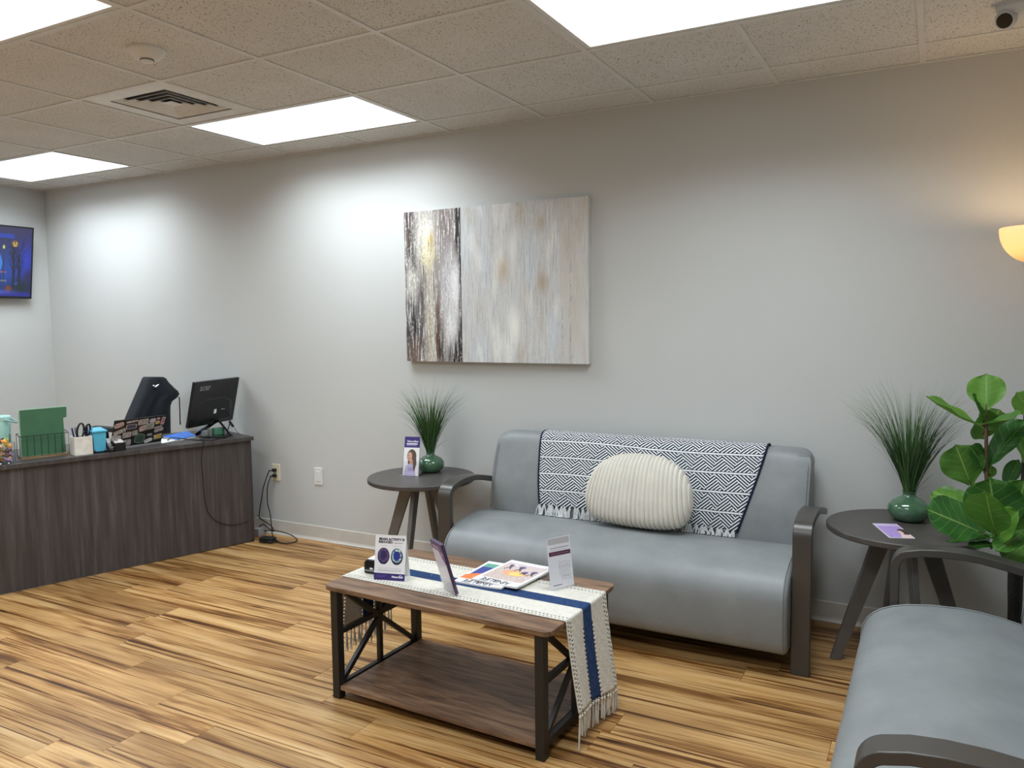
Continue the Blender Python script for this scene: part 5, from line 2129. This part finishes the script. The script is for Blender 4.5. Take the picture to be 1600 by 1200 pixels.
def desk_papers():
    # white sheet under the laptop's wall end, blue folder on a white binder, monitor, small clear cups
    c = LBR + LEX * 0.02 + LBACK * 0.05
    o = Vector((LBR.x, LBR.y, DH)) - LEX * 0.06 + LBACK * 0.03
    a = LBR + LEX * 0.004 + LBACK * 0.0
    p = [a, a + LEX * 0.11 + LBACK * 0.02, a + LEX * 0.12 + LBACK * 0.2, a + LEX * 0.01 + LBACK * 0.2]
    tag(MB().add([(q.x, q.y, DH + 0.0002) for q in p] + [(q.x, q.y, DH + 0.0016) for q in p], [(3, 2, 1, 0), (4, 5, 6, 7)] + [(i, (i + 1) % 4, 4 + (i + 1) % 4, 4 + i) for i in range(4)]).build('paper_sheet', PAPER), 'loose white paper sheet at the end of the laptop', 'paper')
    q = [P(*s, 2, DH + 0.02) for s in ((255, 680), (276, 685), (306, 679), (293, 672))]
    t = thing('ring_binder', 'bright blue folder lying on the desk under the monitor edge', 'folder', ((q[0] + q[2]) / 2) - Vector((0, 0, 0.02)))
    t.name = 'blue_folder'
    BF = simple('bright_blue', (44, 116, 214), 0.4, var=0.04)

    def slab(nm, mat, z0, z1, gr):
        cen = (q[0] + q[1] + q[2] + q[3]) / 4
        pp = [cen + (s - cen) * gr for s in q]
        MB().add([(s.x, s.y, z0) for s in pp] + [(s.x, s.y, z1) for s in pp], [(3, 2, 1, 0), (4, 5, 6, 7)] + [(i, (i + 1) % 4, 4 + (i + 1) % 4, 4 + i) for i in range(4)]).build(nm, mat, t, bevel=0.001)
    slab('inner_sheets', PAPER, DH + 0.0003, DH + 0.010, 0.98)
    slab('cover', BF, DH + 0.010, DH + 0.014, 1.0)
    # green book and two clear cups near the monitor foot
    g = P(322, 676, 2, DH + 0.01)
    GB = simple('green_book', (70, 118, 92), 0.5)
    bk = tag(MB().cbox((0, 0, 0), (0.07, 0.05, 0.05), frame(P(341, 680, 2, DH) + Vector((0, 0, 0.025)), DA, -DB)).build('small_box', GB, bevel=0.002), 'little green box beside the monitor foot', 'box')
    c0 = P(321, 683, 2, DH)
    t2 = thing('clear_cup', 'small clear plastic cup lying by the monitor foot', 'cup', c0)
    MB().lathe([(0.022, 0), (0.024, 0.0), (0.030, 0.062), (0.028, 0.062), (0.022, 0.003)], 24, c0, cap=False).build('cup_wall', 'jar_plastic', t2, smooth=40)
    MB().lathe([(0.001, 0.003), (0.021, 0.003), (0.024, 0.03), (0.015, 0.045), (0.001, 0.048)], 16, c0, cap=False).build('contents', simple('grey_beads', (128, 128, 120), 0.7, var=0.4, scale=220), t2, smooth=40)


desk_papers()


def monitor():
    # width axis almost along the desk, screen away from the viewer, top leaning to the viewer
    wdir = Vector((-0.212, 0.977, 0)).normalized()
    nrm = Vector((wdir.y, -wdir.x, 0))               # back of the monitor faces +x
    base = P(344, 682, 2, DH)
    t = thing('monitor', 'black computer monitor on a V-shaped stand, its back to the room', 'monitor', base)
    lean = math.radians(13)
    up = (Vector((0, 0, 1)) * math.cos(lean) + nrm * math.sin(lean)).normalized()
    bl = P(293.5, 670, 0, base.x - 0.06)
    wd, ht = 0.475, 0.31
    M = frame(bl, wdir, up)
    n = M.to_3x3() @ Vector((0, 0, 1))               # toward +x (viewer)
    GL = simple('monitor_black', (17, 18, 20), 0.3, var=0.05)
    panel = MB().box((0, 0, -0.02), (wd, ht, 0.0), M).build('panel', GL, t, bevel=0.003)
    MB().box((0.008, 0.014, -0.0208), (wd - 0.008, ht - 0.008, -0.02), M).build('display', simple('dark_display', (12, 12, 14), 0.15), panel)
    # bulged electronics housing
    pts = [(0.03, 0.012), (wd - 0.03, 0.012), (wd - 0.045, 0.15), (wd * 0.72, 0.185), (wd * 0.28, 0.185), (0.045, 0.15)]
    top = [(wd / 2 + (x - wd / 2) * 0.85, 0.02 + y * 0.84) for x, y in pts]
    k = len(pts)
    MB().add([(x, y, 0.0) for x, y in pts] + [(x, y, 0.005) for x, y in top], [tuple(range(k, 2 * k))] + [(i, (i + 1) % k, k + (i + 1) % k, k + i) for i in range(k)], M).build('rear_housing', GL, t, bevel=0.003)
    MB().box((wd * 0.50, 0.075, 0.005), (wd * 0.555, 0.105, 0.0056), M).build('rating_label', PAPER, t)
    MB().box((wd * 0.66, 0.095, 0.005), (wd * 0.74, 0.101, 0.006), M).build('port_strip', STEEL, t)
    text('logo', 'acer', 0.062, simple('logo_grey', (126, 130, 132), 0.4), panel, M @ Matrix.Translation((0.06, ht * 0.80, 0.0008)), bold=0.0006)
    # V stand: two slanting feet and a low base
    hub = M @ Vector((wd * 0.60, 0.03, 0.012))
    fa, fb = P(361, 681.5, 2, DH), P(318, 682.5, 2, DH)
    MB().bar(hub, Vector((fa.x, fa.y, DH + 0.006)), 0.030, 0.012, up=nrm).build('stand_leg', GL, t, bevel=0.002)
    MB().bar(hub, Vector((fb.x - 0.10, fb.y + 0.02, DH + 0.006)), 0.030, 0.012, up=nrm).build('stand_leg', GL, t, bevel=0.002)
    pl = [P(311, 684, 2, DH), P(352, 685, 2, DH), P(363, 681, 2, DH), P(330, 678, 2, DH)]
    MB().add([(s.x, s.y, DH + 0.0003) for s in pl] + [(s.x, s.y, DH + 0.010) for s in pl], [(3, 2, 1, 0), (4, 5, 6, 7)] + [(i, (i + 1) % 4, 4 + (i + 1) % 4, 4 + i) for i in range(4)]).build('base', GL, t, bevel=0.002)
    return M, wd, hub


MM_, MW, MHUB = monitor()


def cables():
    # video cable lying on the desk and hanging down the front
    s1 = [MM_ @ Vector((MW * 0.70, 0.09, 0.027)), MM_ @ Vector((MW * 0.78, 0.04, 0.05)), P(356, 672, 2, DH + 0.03), P(352, 681, 2, DH + 0.012), P(330, 688, 2, DH + 0.005), P(300, 687, 2, DH + 0.005), P(270, 684, 2, DH + 0.025), P(262, 688, 2, DH + 0.004)]
    tag(MB().tube(spline(s1, 8), 0.0035, 7).build('monitor_cable', RUBBER, smooth=180), 'thick black monitor cable curling over the desk top', 'cable')
    fp = DO + DB * 0.014
    off = -DB * 0.006                                 # just proud of the front panel

    def on_front(u, v):
        # intersect the pixel ray with the front panel plane
        n = -DB
        d = CR * ((u - 800) / FPX) - CU * ((v - 600) / FPX) + CF
        p0 = DO + DB * 0.014
        return CAM + d * ((p0 - CAM).dot(n) / d.dot(n))
    s2 = [P(332, 684, 2, DH + 0.004), P(312, 687, 2, DH + 0.003), D(0.335, 0.004, DH + 0.003), D(0.338, -0.004, DH - 0.004)] + [on_front(*p) for p in ((315, 715), (317, 745), (319, 772), (324, 797), (333, 810), (347, 818), (365, 820), (385, 815))] + [P(402, 806, 1, -0.15), P(409, 812, 1, -0.10)]
    tag(MB().tube(spline(s2, 8), 0.0022, 6).build('hanging_cable', RUBBER, smooth=180), 'thin black cable hanging in a loop down the desk front', 'cable')
    s3 = [MM_ @ Vector((MW * 0.8, 0.10, 0.024)), MM_ @ Vector((MW * 0.86, 0.02, 0.02)), P(359, 661, 1, -0.16), P(366, 668, 1, -0.15), P(373, 677, 2, DH + 0.002)]
    s3.append(Vector((s3[-1].x + 0.03, s3[-1].y + 0.06, DH - 0.02)))
    fer = thing('power_lead', 'thin lead with a ferrite bead behind the monitor', 'cable', s3[-2])
    MB().tube(spline(s3, 8), 0.0018, 6).build('lead', RUBBER, fer, smooth=180)
    MB().cyl(s3[2] * 0.7 + s3[1] * 0.3, s3[2] * 0.3 + s3[3] * 0.7, 0.009, n=12).build('ferrite', RUBBER, fer, smooth=40)
    # two plugs and their cords dropping to an adapter on the floor
    yb = -0.012
    for k, (dz, pts) in enumerate(((0.0195, [(420, 737), (412, 760), (409, 778), (405, 806), (411, 813), (424, 822), (427, 830), (420, 826), (411, 819), (402, 826)]),
                                   (-0.0195, [(423, 745), (418, 760), (418, 785), (422, 802), (424, 820), (426, 836), (434, 846), (446, 849), (460, 847), (464, 843), (455, 836), (440, 831), (426, 829), (412, 830), (403, 836)]))):
        t = thing('wall_lead', ['black cord running down from the upper plug', 'black cord from the lower plug, looping out over the floor'][k], 'cable', (OC.x, -0.03, OC.z - 0.2))
        pz = OC.z + dz
        MB().prism(rrect(0.026, 0.020, 0.006, 3, 0, 0), 0.008, 0.034, Matrix.Translation((OC.x, 0, pz)) @ Matrix.Rotation(math.pi / 2, 4, 'X')).build('plug', RUBBER, t, bevel=0.003)
        w = [Vector((OC.x, -0.034, pz)), Vector((OC.x - 0.012, -0.048, pz - 0.002))]
        for i, p in enumerate(pts):
            q = P(*p, 1, -0.055 - 0.006 * (i % 3))
            if q.z < 0.006:
                q = P(*p, 2, 0.006)
            if q.y > -0.02:
                q.y = -0.02
            w.append(q)
        MB().tube(spline(w, 8), 0.0036, 7).build('cord', RUBBER, t, smooth=180)
    a = P(415, 848, 2, 0)
    t = thing('power_adapter', 'black power adapter lying in coiled cords by the desk corner', 'power adapter', a)
    MB().prism(rrect(0.105, 0.06, 0.012, 4), 0.002, 0.034, Matrix.Translation((a.x, a.y + 0.02, 0)) @ Matrix.Rotation(0.15, 4, 'Z')).build('brick', RUBBER, t, bevel=0.005)
    coil = []
    for k in range(60):
        q = k / 60 * 4 * math.pi
        coil.append((a.x + 0.005 + (0.062 + 0.004 * math.sin(3 * q)) * math.cos(q), a.y + 0.02 + (0.045 + 0.004 * math.cos(2 * q)) * math.sin(q), 0.006 + 0.010 * (k / 60) + 0.003 * math.sin(5 * q)))
    MB().tube(coil, 0.0034, 6).build('coiled_cord', RUBBER, t, smooth=180)
    gb = P(405, 838, 2, 0)
    tag(MB().cbox((gb.x - 0.02, -0.075, 0.026), (0.05, 0.075, 0.052)).build('grey_adapter', simple('grey_plastic', (140, 140, 142), 0.5), bevel=0.004), 'small grey adapter block against the baseboard behind the cords', 'power adapter')


cables()


def candy_and_cup():
    c = D(1.425, 0.085)
    jar = thing('candy_jar', 'clear plastic jar of wrapped candies at the desk end', 'jar', c)
    r = 0.066
    MB().lathe([(0.001, 0.0), (r * 0.9, 0.0), (r, 0.008), (r, 0.105), (r * 0.985, 0.115)], 40, c, cap=False).build('jar_wall', 'jar_plastic', jar, smooth=40)
    MB().lathe([(r * 1.0, 0.0005), (r * 1.12, 0.0005), (r * 1.14, 0.006), (r * 1.10, 0.010), (r * 1.0, 0.008)], 40, c, cap=False).build('foot_ring', 'jar_plastic', jar, smooth=40)
    cols = {'orange': (232, 150, 66), 'lilac': (176, 142, 186), 'red': (206, 66, 62), 'lime green': (164, 182, 84), 'peach': (226, 176, 140), 'blue': (84, 96, 170), 'brown': (104, 70, 54), 'pink': (222, 150, 170)}
    rnd = random.Random(12)
    names = list(cols)
    protos = {}
    placed = []
    for layer in range(5):
        z = c.z + 0.020 + layer * 0.0255
        rr = 0.040 if layer < 4 else 0.030
        n = 5 if layer < 4 else 4
        ph = rnd.uniform(0, 6)
        for k in range(n):
            q = ph + 2 * math.pi * k / n
            placed.append((c.x + rr * math.cos(q), c.y + rr * math.sin(q), z))
    for i, p in enumerate(placed):
        nm = names[(i * 3 + i // 5) % len(names)]
        if nm not in protos:
            m = MB()
            prof = [(0.0005, -0.017), (0.007, -0.016), (0.003, -0.0105), (0.0088, -0.006), (0.0098, 0), (0.0088, 0.006), (0.003, 0.0105), (0.007, 0.016), (0.0005, 0.017)]
            m.lathe(prof, 10, cap=False)
            protos[nm] = m.mesh('candy', simple('wrapper_' + nm.replace(' ', '_'), cols[nm], 0.25, var=0.2, scale=90), smooth=50)
        o = link('candy', protos[nm])
        o.location = p
        o.rotation_euler = (rnd.uniform(0.9, 2.2), rnd.uniform(-0.4, 0.4), rnd.uniform(0, 6))
        o.scale = (1.45, 1.1, 1.3)
        tag(o, nm + ' wrapped candy inside the clear jar', 'candy', 'candies in the jar')
    # mint tumbler behind the jar
    b = P(2, 700, 0, D(1.40, 0.26).x)
    bc = D(1.378, 0.305)
    t = thing('tumbler', 'mint green insulated mug with a side handle behind the candy jar', 'mug', bc)
    MINT = simple('mint_enamel', (176, 220, 212), 0.3, var=0.02)
    MB().lathe([(0.001, 0), (0.040, 0), (0.046, 0.01), (0.049, 0.215), (0.047, 0.220), (0.001, 0.220)], 40, bc, cap=False).build('body', MINT, t, smooth=40)
    MB().lathe([(0.051, 0.216), (0.052, 0.220), (0.052, 0.236), (0.046, 0.242), (0.001, 0.243)], 40, bc, cap=False).build('lid', MINT, t, smooth=40)
    side = (CAM - bc)
    side.z = 0
    side.normalize()
    rt = Vector((-side.y, side.x, 0))
    hp = [bc + rt * 0.045 + side * 0.012 + Vector((0, 0, 0.226)), bc + rt * 0.066 + side * 0.02 + Vector((0, 0, 0.215)), bc + rt * 0.078 + side * 0.03 + Vector((0, 0, 0.202)), bc + rt * 0.055 + side * 0.045 + Vector((0, 0, 0.208)), bc + rt * 0.02 + side * 0.056 + Vector((0, 0, 0.220))]
    MB().tube(spline(hp, 5), 0.006, 8).build('handle', simple('mint_grey', (150, 178, 176), 0.35), t, smooth=180)
    Ms = frame(bc + side * 0.0485 + rt * 0.006 + Vector((0, 0, 0.10)), rt, Vector((0, 0, 1)))
    MB().prism(rrect(0.030, 0.036, 0.014, 5), -0.004, 0.0015, Ms).build('decal', simple('decal_brown', (92, 80, 76), 0.5, var=0.3, scale=120), t)
    for k in range(4):
        Mk = frame(bc + side * 0.030 + rt * 0.0385 + Vector((0, 0, 0.10 + 0.011 * k)), (rt * 0.6 - side * 0.8), Vector((0, 0, 1)))
        MB().prism(rrect(0.005, 0.007 if k else 0.009, 0.0015, 3), -0.002, 0.001, Mk).build('mark', BLKPL, t)


candy_and_cup()


# ================================================================== OFFICE CHAIR AND JACKET
def office_chair():
    XB = -1.13
    cen = P(240, 640, 0, XB)
    cy = -0.33
    t = thing('office_chair', 'black office chair behind the desk, mostly under a jacket', 'office chair', (XB + 0.16, cy, 0))
    bx, by = XB + 0.16, cy
    MB().cyl((bx, by, 0.09), (bx, by, 0.42), 0.025, n=16).build('gas_lift', BLKPL, t, smooth=40)
    for k in range(5):
        a = 2 * math.pi * k / 5 + 0.3
        e = Vector((bx + 0.27 * math.cos(a), by + 0.27 * math.sin(a), 0.085))
        MB().bar((bx, by, 0.10), e, 0.04, 0.028).build('base_arm', BLKPL, t, bevel=0.004)
        d = Vector((-math.sin(a), math.cos(a), 0))
        MB().cyl(e + d * 0.02 + Vector((0, 0, -0.055)), e - d * 0.02 + Vector((0, 0, -0.055)), 0.03, n=16).build('caster', BLKPL, t, smooth=40)
        MB().cyl(e + Vector((0, 0, -0.03)), e + Vector((0, 0, 0.01)), 0.008, n=8).build('caster_stem', BLKPL, t)
    MB().prism(rrect(0.46, 0.47, 0.08, 6, bx, by), 0.42, 0.50).build('seat', MESHK, t, bevel=0.02, seg=3)
    # backrest: slab behind the jacket, narrowing to the top
    G = []
    for z in np.linspace(0.50, 1.07, 16):
        yl = float(np.interp(z, [0.5, 0.75, 0.97, 1.07], [-0.50, -0.46, -0.34, -0.285]))
        yr = float(np.interp(z, [0.5, 0.75, 0.97, 1.07], [-0.20, -0.19, -0.18, -0.21]))
        x = XB - 0.02
        G.append([(x + 0.015, yl, z), (x + 0.02, (yl + yr) / 2, z), (x + 0.015, yr, z), (x - 0.02, yr, z), (x - 0.02, yl, z)])
    m = MB().sheet(G, closed_u=True)
    m.f.append((0, 1, 2, 3, 4))
    m.f.append(tuple(15 * 5 + i for i in range(5)))
    m.build('backrest', MESHK, t, smooth=50)
    MB().tube([(bx - 0.1, by, 0.43), (XB - 0.06, by, 0.46), (XB - 0.06, by, 0.62)], 0.022, 8).build('back_support', BLKPL, t, smooth=60)
    for s, y in ((-1, -0.655), (1, -0.20)):
        MB().tube([(XB, by + s * 0.1, 0.46), (XB - 0.01, y - s * 0.02, 0.5), (XB - 0.02 - (0.1 if s > 0 else 0), y, 0.765 - (0.06 if s > 0 else 0))], 0.016, 8).build('arm_post', BLKPL, t, smooth=60)
        MB().prism(rrect(0.25, 0.06, 0.028, 4, XB - 0.02 - (0.13 if s > 0 else 0), y), 0.76 - (0.06 if s > 0 else 0), 0.79 - (0.06 if s > 0 else 0)).build('armrest', MESHK, t, bevel=0.008)
    # jacket draped over the backrest
    j = thing('jacket', 'black hooded jacket draped over the office chair back', 'jacket', (XB, cy, 0.6))
    rows = [(589, 233, 257), (591, 231, 261), (597, 228.5, 265), (605, 225, 273), (611, 222.5, 280), (616, 220, 282.5), (621, 218, 279), (627, 215.5, 271), (634, 212.5, 268.5), (645, 207.5, 268.5), (657, 202.5, 269), (672, 197, 269.5), (690, 192, 270)]
    n = 30
    Gf, Gb = [], []
    for q, (v, ul, ur) in enumerate(rows):
        f = q / (len(rows) - 1)
        fr, bk = [], []
        for i in range(n + 1):
            s = i / n
            p = P(ul + (ur - ul) * s, v, 0, XB)
            e = math.sin(math.pi * s) ** 0.45
            fold = 0.012 * math.sin(s * 11 + f * 1.2) + 0.008 * math.sin(s * 23 + 1.5 * f)
            th = 0.035 + 0.03 * min(1, f * 3)
            fr.append((XB + e * (th + fold * f) - 0.02, p.y, p.z))
            bk.append((XB - 0.055 - e * th * 0.8, p.y, p.z))
        Gf.append(fr)
        Gb.append(bk)
    m = MB()
    ring = [a + b[::-1] for a, b in zip(Gf, Gb)]
    m.sheet(ring, closed_u=True)
    k = len(ring[0])
    for i in range(n):
        m.f.append((i, i + 1, k - 2 - i, k - 1 - i))
    m.build('body', FABRIC, j, smooth=60)
    # drawstring hanging from the hood
    a, b, c2 = P(280, 620, 0, XB + 0.02), P(281, 640, 0, XB + 0.02), P(281.5, 660, 0, XB + 0.02)
    MB().tube([a, b, c2], 0.004, 6).build('drawstring', FABRIC, j, smooth=60)
    MB().cyl(c2, P(282, 664, 0, XB + 0.02), 0.006, 0.003, 6).build('drawstring_tip', FABRIC, j)
    # small white two-stroke emblem
    def on(u, v):
        return P(u, v, 0, XB + 0.055)
    e = MB()
    e.tube([on(239, 602.2), on(240.3, 602.6), on(241.6, 603.6)], [0.003, 0.0065, 0.004], 8)
    e.tube([on(241.8, 604.4), on(243.6, 604.2), on(245.6, 602.4), on(248, 600.6)], [0.004, 0.007, 0.0062, 0.003], 8)
    e.build('emblem', INKW, j, smooth=60)


office_chair()


# ================================================================== FLOOR LAMP
def floor_lamp():
    c = Vector((4.066, -0.30, 0))
    t = thing('floor_lamp', 'black torchiere floor lamp with a glowing frosted glass bowl', 'floor lamp', c)
    MB().lathe([(0.001, 0), (0.13, 0), (0.13, 0.012), (0.12, 0.022), (0.03, 0.032), (0.001, 0.034)], 40, c, cap=False).build('base', BLACK, t, smooth=40)
    MB().cyl(c + Vector((0, 0, 0.03)), c + Vector((0, 0, 1.665)), 0.0115, n=16).build('pole', BLACK, t, smooth=40)
    MB().lathe([(0.012, 1.63), (0.03, 1.655), (0.03, 1.668), (0.001, 1.668)], 24, c, cap=False).build('socket_cup', BLACK, t, smooth=40)
    R, Hb, zt = 0.118, 0.135, 1.803
    prof = [(0.012, zt - Hb)] + [(R * math.sin(a), zt - Hb * math.cos(a)) for a in np.linspace(0.15, math.pi / 2, 16)]
    inner = [(r - 0.004, z + 0.003) for r, z in prof[::-1] if r > 0.02]
    g = NT('frosted_glass')
    g.set('Base Color', (*lin((238, 222, 192)), 1))
    g.set('Roughness', 0.5)
    tr = g.n('BsdfTranslucent')
    tr.inputs[0].default_value = (*lin((246, 228, 196)), 1)
    mx = g.n('MixShader')
    mx.inputs[0].default_value = 0.35
    g.l(g.b.outputs[0], mx.inputs[1])
    g.l(tr.outputs[0], mx.inputs[2])
    g.l(mx.outputs[0], g.out.inputs[0])
    MB().lathe(prof + inner, 48, c, cap=False).build('bowl_shade', g.m, t, smooth=60)
    bm_ = m_emit('warm_bulb', (1.0, 0.72, 0.44), 3.0)
    MB().lathe([(0.001, 1.668), (0.014, 1.672), (0.028, 1.70), (0.030, 1.715), (0.022, 1.735), (0.001, 1.742)], 20, c, cap=False).build('bulb', bm_, t, smooth=60)
    li = bpy.data.lights.new('lamp_light', 'POINT')
    li.energy = LAMP_POWER
    li.color = (1.0, 0.73, 0.45)
    li.shadow_soft_size = 0.03
    lo = bpy.data.objects.new('lamp_light', li)
    COL.objects.link(lo)
    lo.parent = t
    lo.location = (0, 0, 1.765)


floor_lamp()


# ================================================================== FIDDLE-LEAF FIG
def fig():
    tb = P(1585, 930, 1, -0.62)
    base = Vector((tb.x, -0.62, 0))
    t = thing('fig_tree', 'fiddle-leaf fig with broad green leaves beside the side table', 'potted plant', base)
    POT = simple('dark_pot', (44, 42, 40), 0.6)
    MB().lathe([(0.001, 0), (0.085, 0), (0.105, 0.20), (0.112, 0.20), (0.112, 0.215), (0.100, 0.215), (0.096, 0.18), (0.001, 0.18)], 36, base, cap=False).build('pot', POT, t, smooth=40)
    MB().lathe([(0.001, 0.188), (0.097, 0.186)], 24, base, cap=False).build('soil', simple('soil', (50, 40, 32), 0.95, var=0.4, scale=120, bump=1, bscale=80), t)
    fork = P(1586, 868, 1, -0.62)
    rnd = random.Random(4)
    tp = [Vector((base.x, base.y, 0.18)), P(1585, 960, 1, -0.62), P(1585, 915, 1, -0.62), fork]
    MB().tube(spline(tp, 6), [0.022] * 19, 12).build('trunk', BARK, t, smooth=60)
    stems = [[fork, P(1560, 820, 1, -0.63), P(1543, 760, 1, -0.62), P(1541, 700, 1, -0.61), P(1542, 650, 1, -0.60)],
             [fork, P(1592, 800, 1, -0.60), P(1606, 720, 1, -0.58), P(1612, 640, 1, -0.57)],
             [fork, P(1575, 840, 1, -0.70), P(1562, 815, 1, -0.76)]]
    for s in stems:
        q = spline(s, 6)
        MB().tube(q, [0.010 - 0.005 * i / len(q) for i in range(len(q))], 8).build('stem', STEM, t, smooth=60)

    def wprof(f):
        k = 0.60
        if f > k:
            return max(0.012, 0.42 * math.sqrt(max(0.0, 1 - ((f - k) / (1 - k)) ** 2.3)))
        q = f / k
        return 0.05 + 0.37 * (0.5 - 0.5 * math.cos(math.pi * q ** 0.75)) + 0.03 * math.sin(math.pi * q) 

    def leaf(base_p, tip_p, nhint, wide, mat, cup=0.15, bend=0.0, name='leaf'):
        """leaf between two points; nhint is the way its upper face looks"""
        b, e = Vector(base_p), Vector(tip_p)
        y = (e - b)
        L = y.length
        y.normalize()
        n = Vector(nhint)
        n = (n - y * n.dot(y)).normalized()
        x = y.cross(n)
        nu, nv = 10, 14
        G, uv = [], []
        for j in range(nv + 1):
            f = j / nv
            hw = wprof(f) * L * wide
            row = []
            for i in range(nu + 1):
                u = -1 + 2 * i / nu
                px = u * hw
                pz = cup * abs(u) ** 1.5 * hw + 0.018 * L * math.sin(f * 15 + u * 2) * abs(u) ** 2 + bend * L * (f * f - f) - 0.02 * L * math.cos(u * 6.0 + 2) * math.sin(f * 3)
                row.append(tuple(b + y * (f * L + 0.02 * L * math.cos(u * 3)) + x * px + n * pz))
                uv.append((0.5 + u / 2, f))
            G.append(row)
        o = MB().sheet(G).build(name, mat, t, smooth=180, fix=False)
        uvl = o.data.uv_layers.new(name='UVMap')
        idx = np.zeros(len(o.data.loops), dtype=np.int32)
        o.data.loops.foreach_get('vertex_index', idx)
        uvl.data.foreach_set('uv', np.array(uv)[idx].astype(np.float32).ravel())
        MB().tube([b - y * 0.025 - n * 0.004, b + y * 0.02], [0.0035, 0.0025], 6).build('petiole', STEM, o, smooth=60)

    toC = (CAM - fork).normalized()
    up = Vector((0, 0, 1))
    rt = CR.copy()
    Lm = lambda u, v, y: P(u, v, 1, y)
    # base pixel, base y, tip pixel, tip y, normal hint, width, material
    leaf(Lm(1541, 640, -0.60), Lm(1541, 584, -0.56), toC + up * 0.3, 1.10, 'fig_leaf', 0.05)
    leaf(Lm(1537, 668, -0.60), Lm(1447, 619, -0.62), up * 1.0 + toC * 0.25 + rt * 0.3, 0.72, 'fig_leaf', 0.2, 0.12)
    leaf(Lm(1540, 662, -0.61), Lm(1584, 655, -0.74), up * 0.9 + toC * 0.5, 1.0, 'fig_leaf', 0.25)
    leaf(Lm(1538, 660, -0.60), Lm(1519, 617, -0.68), toC * 0.6 + up * 0.5 + rt * 0.7, 0.62, 'fig_leaf', 0.3)
    leaf(Lm(1541, 640, -0.58), Lm(1537, 686, -0.50), toC * 0.9 + rt * 0.4, 0.95, 'fig_leaf', 0.1)
    leaf(Lm(1540, 672, -0.58), Lm(1562, 640, -0.48), toC * 0.9, 0.9, 'fig_leaf', 0.1)
    leaf(Lm(1517, 757, -0.62), Lm(1493, 695, -0.64), toC * 1.0 + up * 0.1, 1.12, 'fig_leaf', 0.08)
    leaf(Lm(1541, 735, -0.60), Lm(1515, 697, -0.66), toC * 0.8 + rt * 0.5 + up * 0.2, 0.85, 'fig_leaf', 0.2)
    leaf(Lm(1545, 728, -0.60), Lm(1606, 656, -0.62), toC * 0.5 + up * 0.9 - rt * 0.4, 0.66, 'fig_leaf', 0.25, -0.1)
    leaf(Lm(1544, 748, -0.58), Lm(1549, 727, -0.58), toC, 1.0, 'fig_leaf', 0.1)
    leaf(Lm(1570, 762, -0.60), Lm(1592, 718, -0.60), toC * 0.7 - rt * 0.6, 0.62, 'fig_leaf', 0.2)
    leaf(Lm(1520, 792, -0.60), Lm(1456, 768, -0.52), up * 0.8 + toC * 0.6, 0.85, 'fig_leaf', 0.1)
    leaf(Lm(1538, 834, -0.74), Lm(1446, 795, -0.80), toC * 0.75 + up * 0.7, 1.0, 'fig_leaf', 0.12)
    leaf(Lm(1555, 834, -0.78), Lm(1540, 768, -0.86), toC * 0.7 - rt * 0.5 + up * 0.2, 0.98, 'fig_leaf', 0.25)
    leaf(Lm(1560, 838, -0.66), Lm(1546, 746, -0.68), toC * 1.0, 1.02, 'fig_leaf', 0.08)
    leaf(Lm(1580, 838, -0.66), Lm(1602, 748, -0.66), toC * 0.9 - rt * 0.2, 0.85, 'fig_leaf', 0.1)
    leaf(Lm(1552, 850, -0.74), Lm(1592, 798, -0.82), toC * 0.6 + up * 0.6 - rt * 0.3, 0.75, 'fig_leaf', 0.25)
    leaf(Lm(1566, 850, -0.72), Lm(1513, 854, -0.80), up * 1.0 + toC * 0.2, 0.55, 'fig_leaf', 0.1)
    leaf(Lm(1578, 836, -0.74), Lm(1478, 846, -0.72), up * 1.0 + toC * 0.08, 0.5, 'fig_leaf', 0.1)
    leaf(Lm(1604, 828, -0.72), Lm(1556, 862, -0.84), up * 0.8 + toC * 0.6, 0.6, 'fig_leaf', 0.2)
    leaf(Lm(1612, 846, -0.66), Lm(1570, 872, -0.74), toC * 0.8 + up * 0.3, 0.9, 'fig_leaf', 0.1)
    leaf(Lm(1590, 846, -0.60), Lm(1575, 878, -0.60), toC, 1.1, 'fig_leaf', 0.1)
    leaf(Lm(1616, 650, -0.58), Lm(1588, 613, -0.60), toC * 0.9 + rt * 0.2, 0.95, 'fig_leaf', 0.1)
    leaf(Lm(1612, 735, -0.58), Lm(1586, 680, -0.62), toC * 0.6 + rt * 0.6, 0.7, 'fig_leaf', 0.2)
    leaf(Lm(1614, 648, -0.57), Lm(1640, 600, -0.55), toC, 1.0, 'fig_leaf', 0.1)
    leaf(Lm(1612, 690, -0.57), Lm(1660, 670, -0.6), up + toC * 0.5, 0.9, 'fig_leaf', 0.1)
    leaf(Lm(1606, 760, -0.58), Lm(1655, 740, -0.6), toC + up, 0.9, 'fig_leaf', 0.1)
    leaf(Lm(1600, 830, -0.62), Lm(1665, 800, -0.64), toC + up, 0.95, 'fig_leaf', 0.1)


fig()
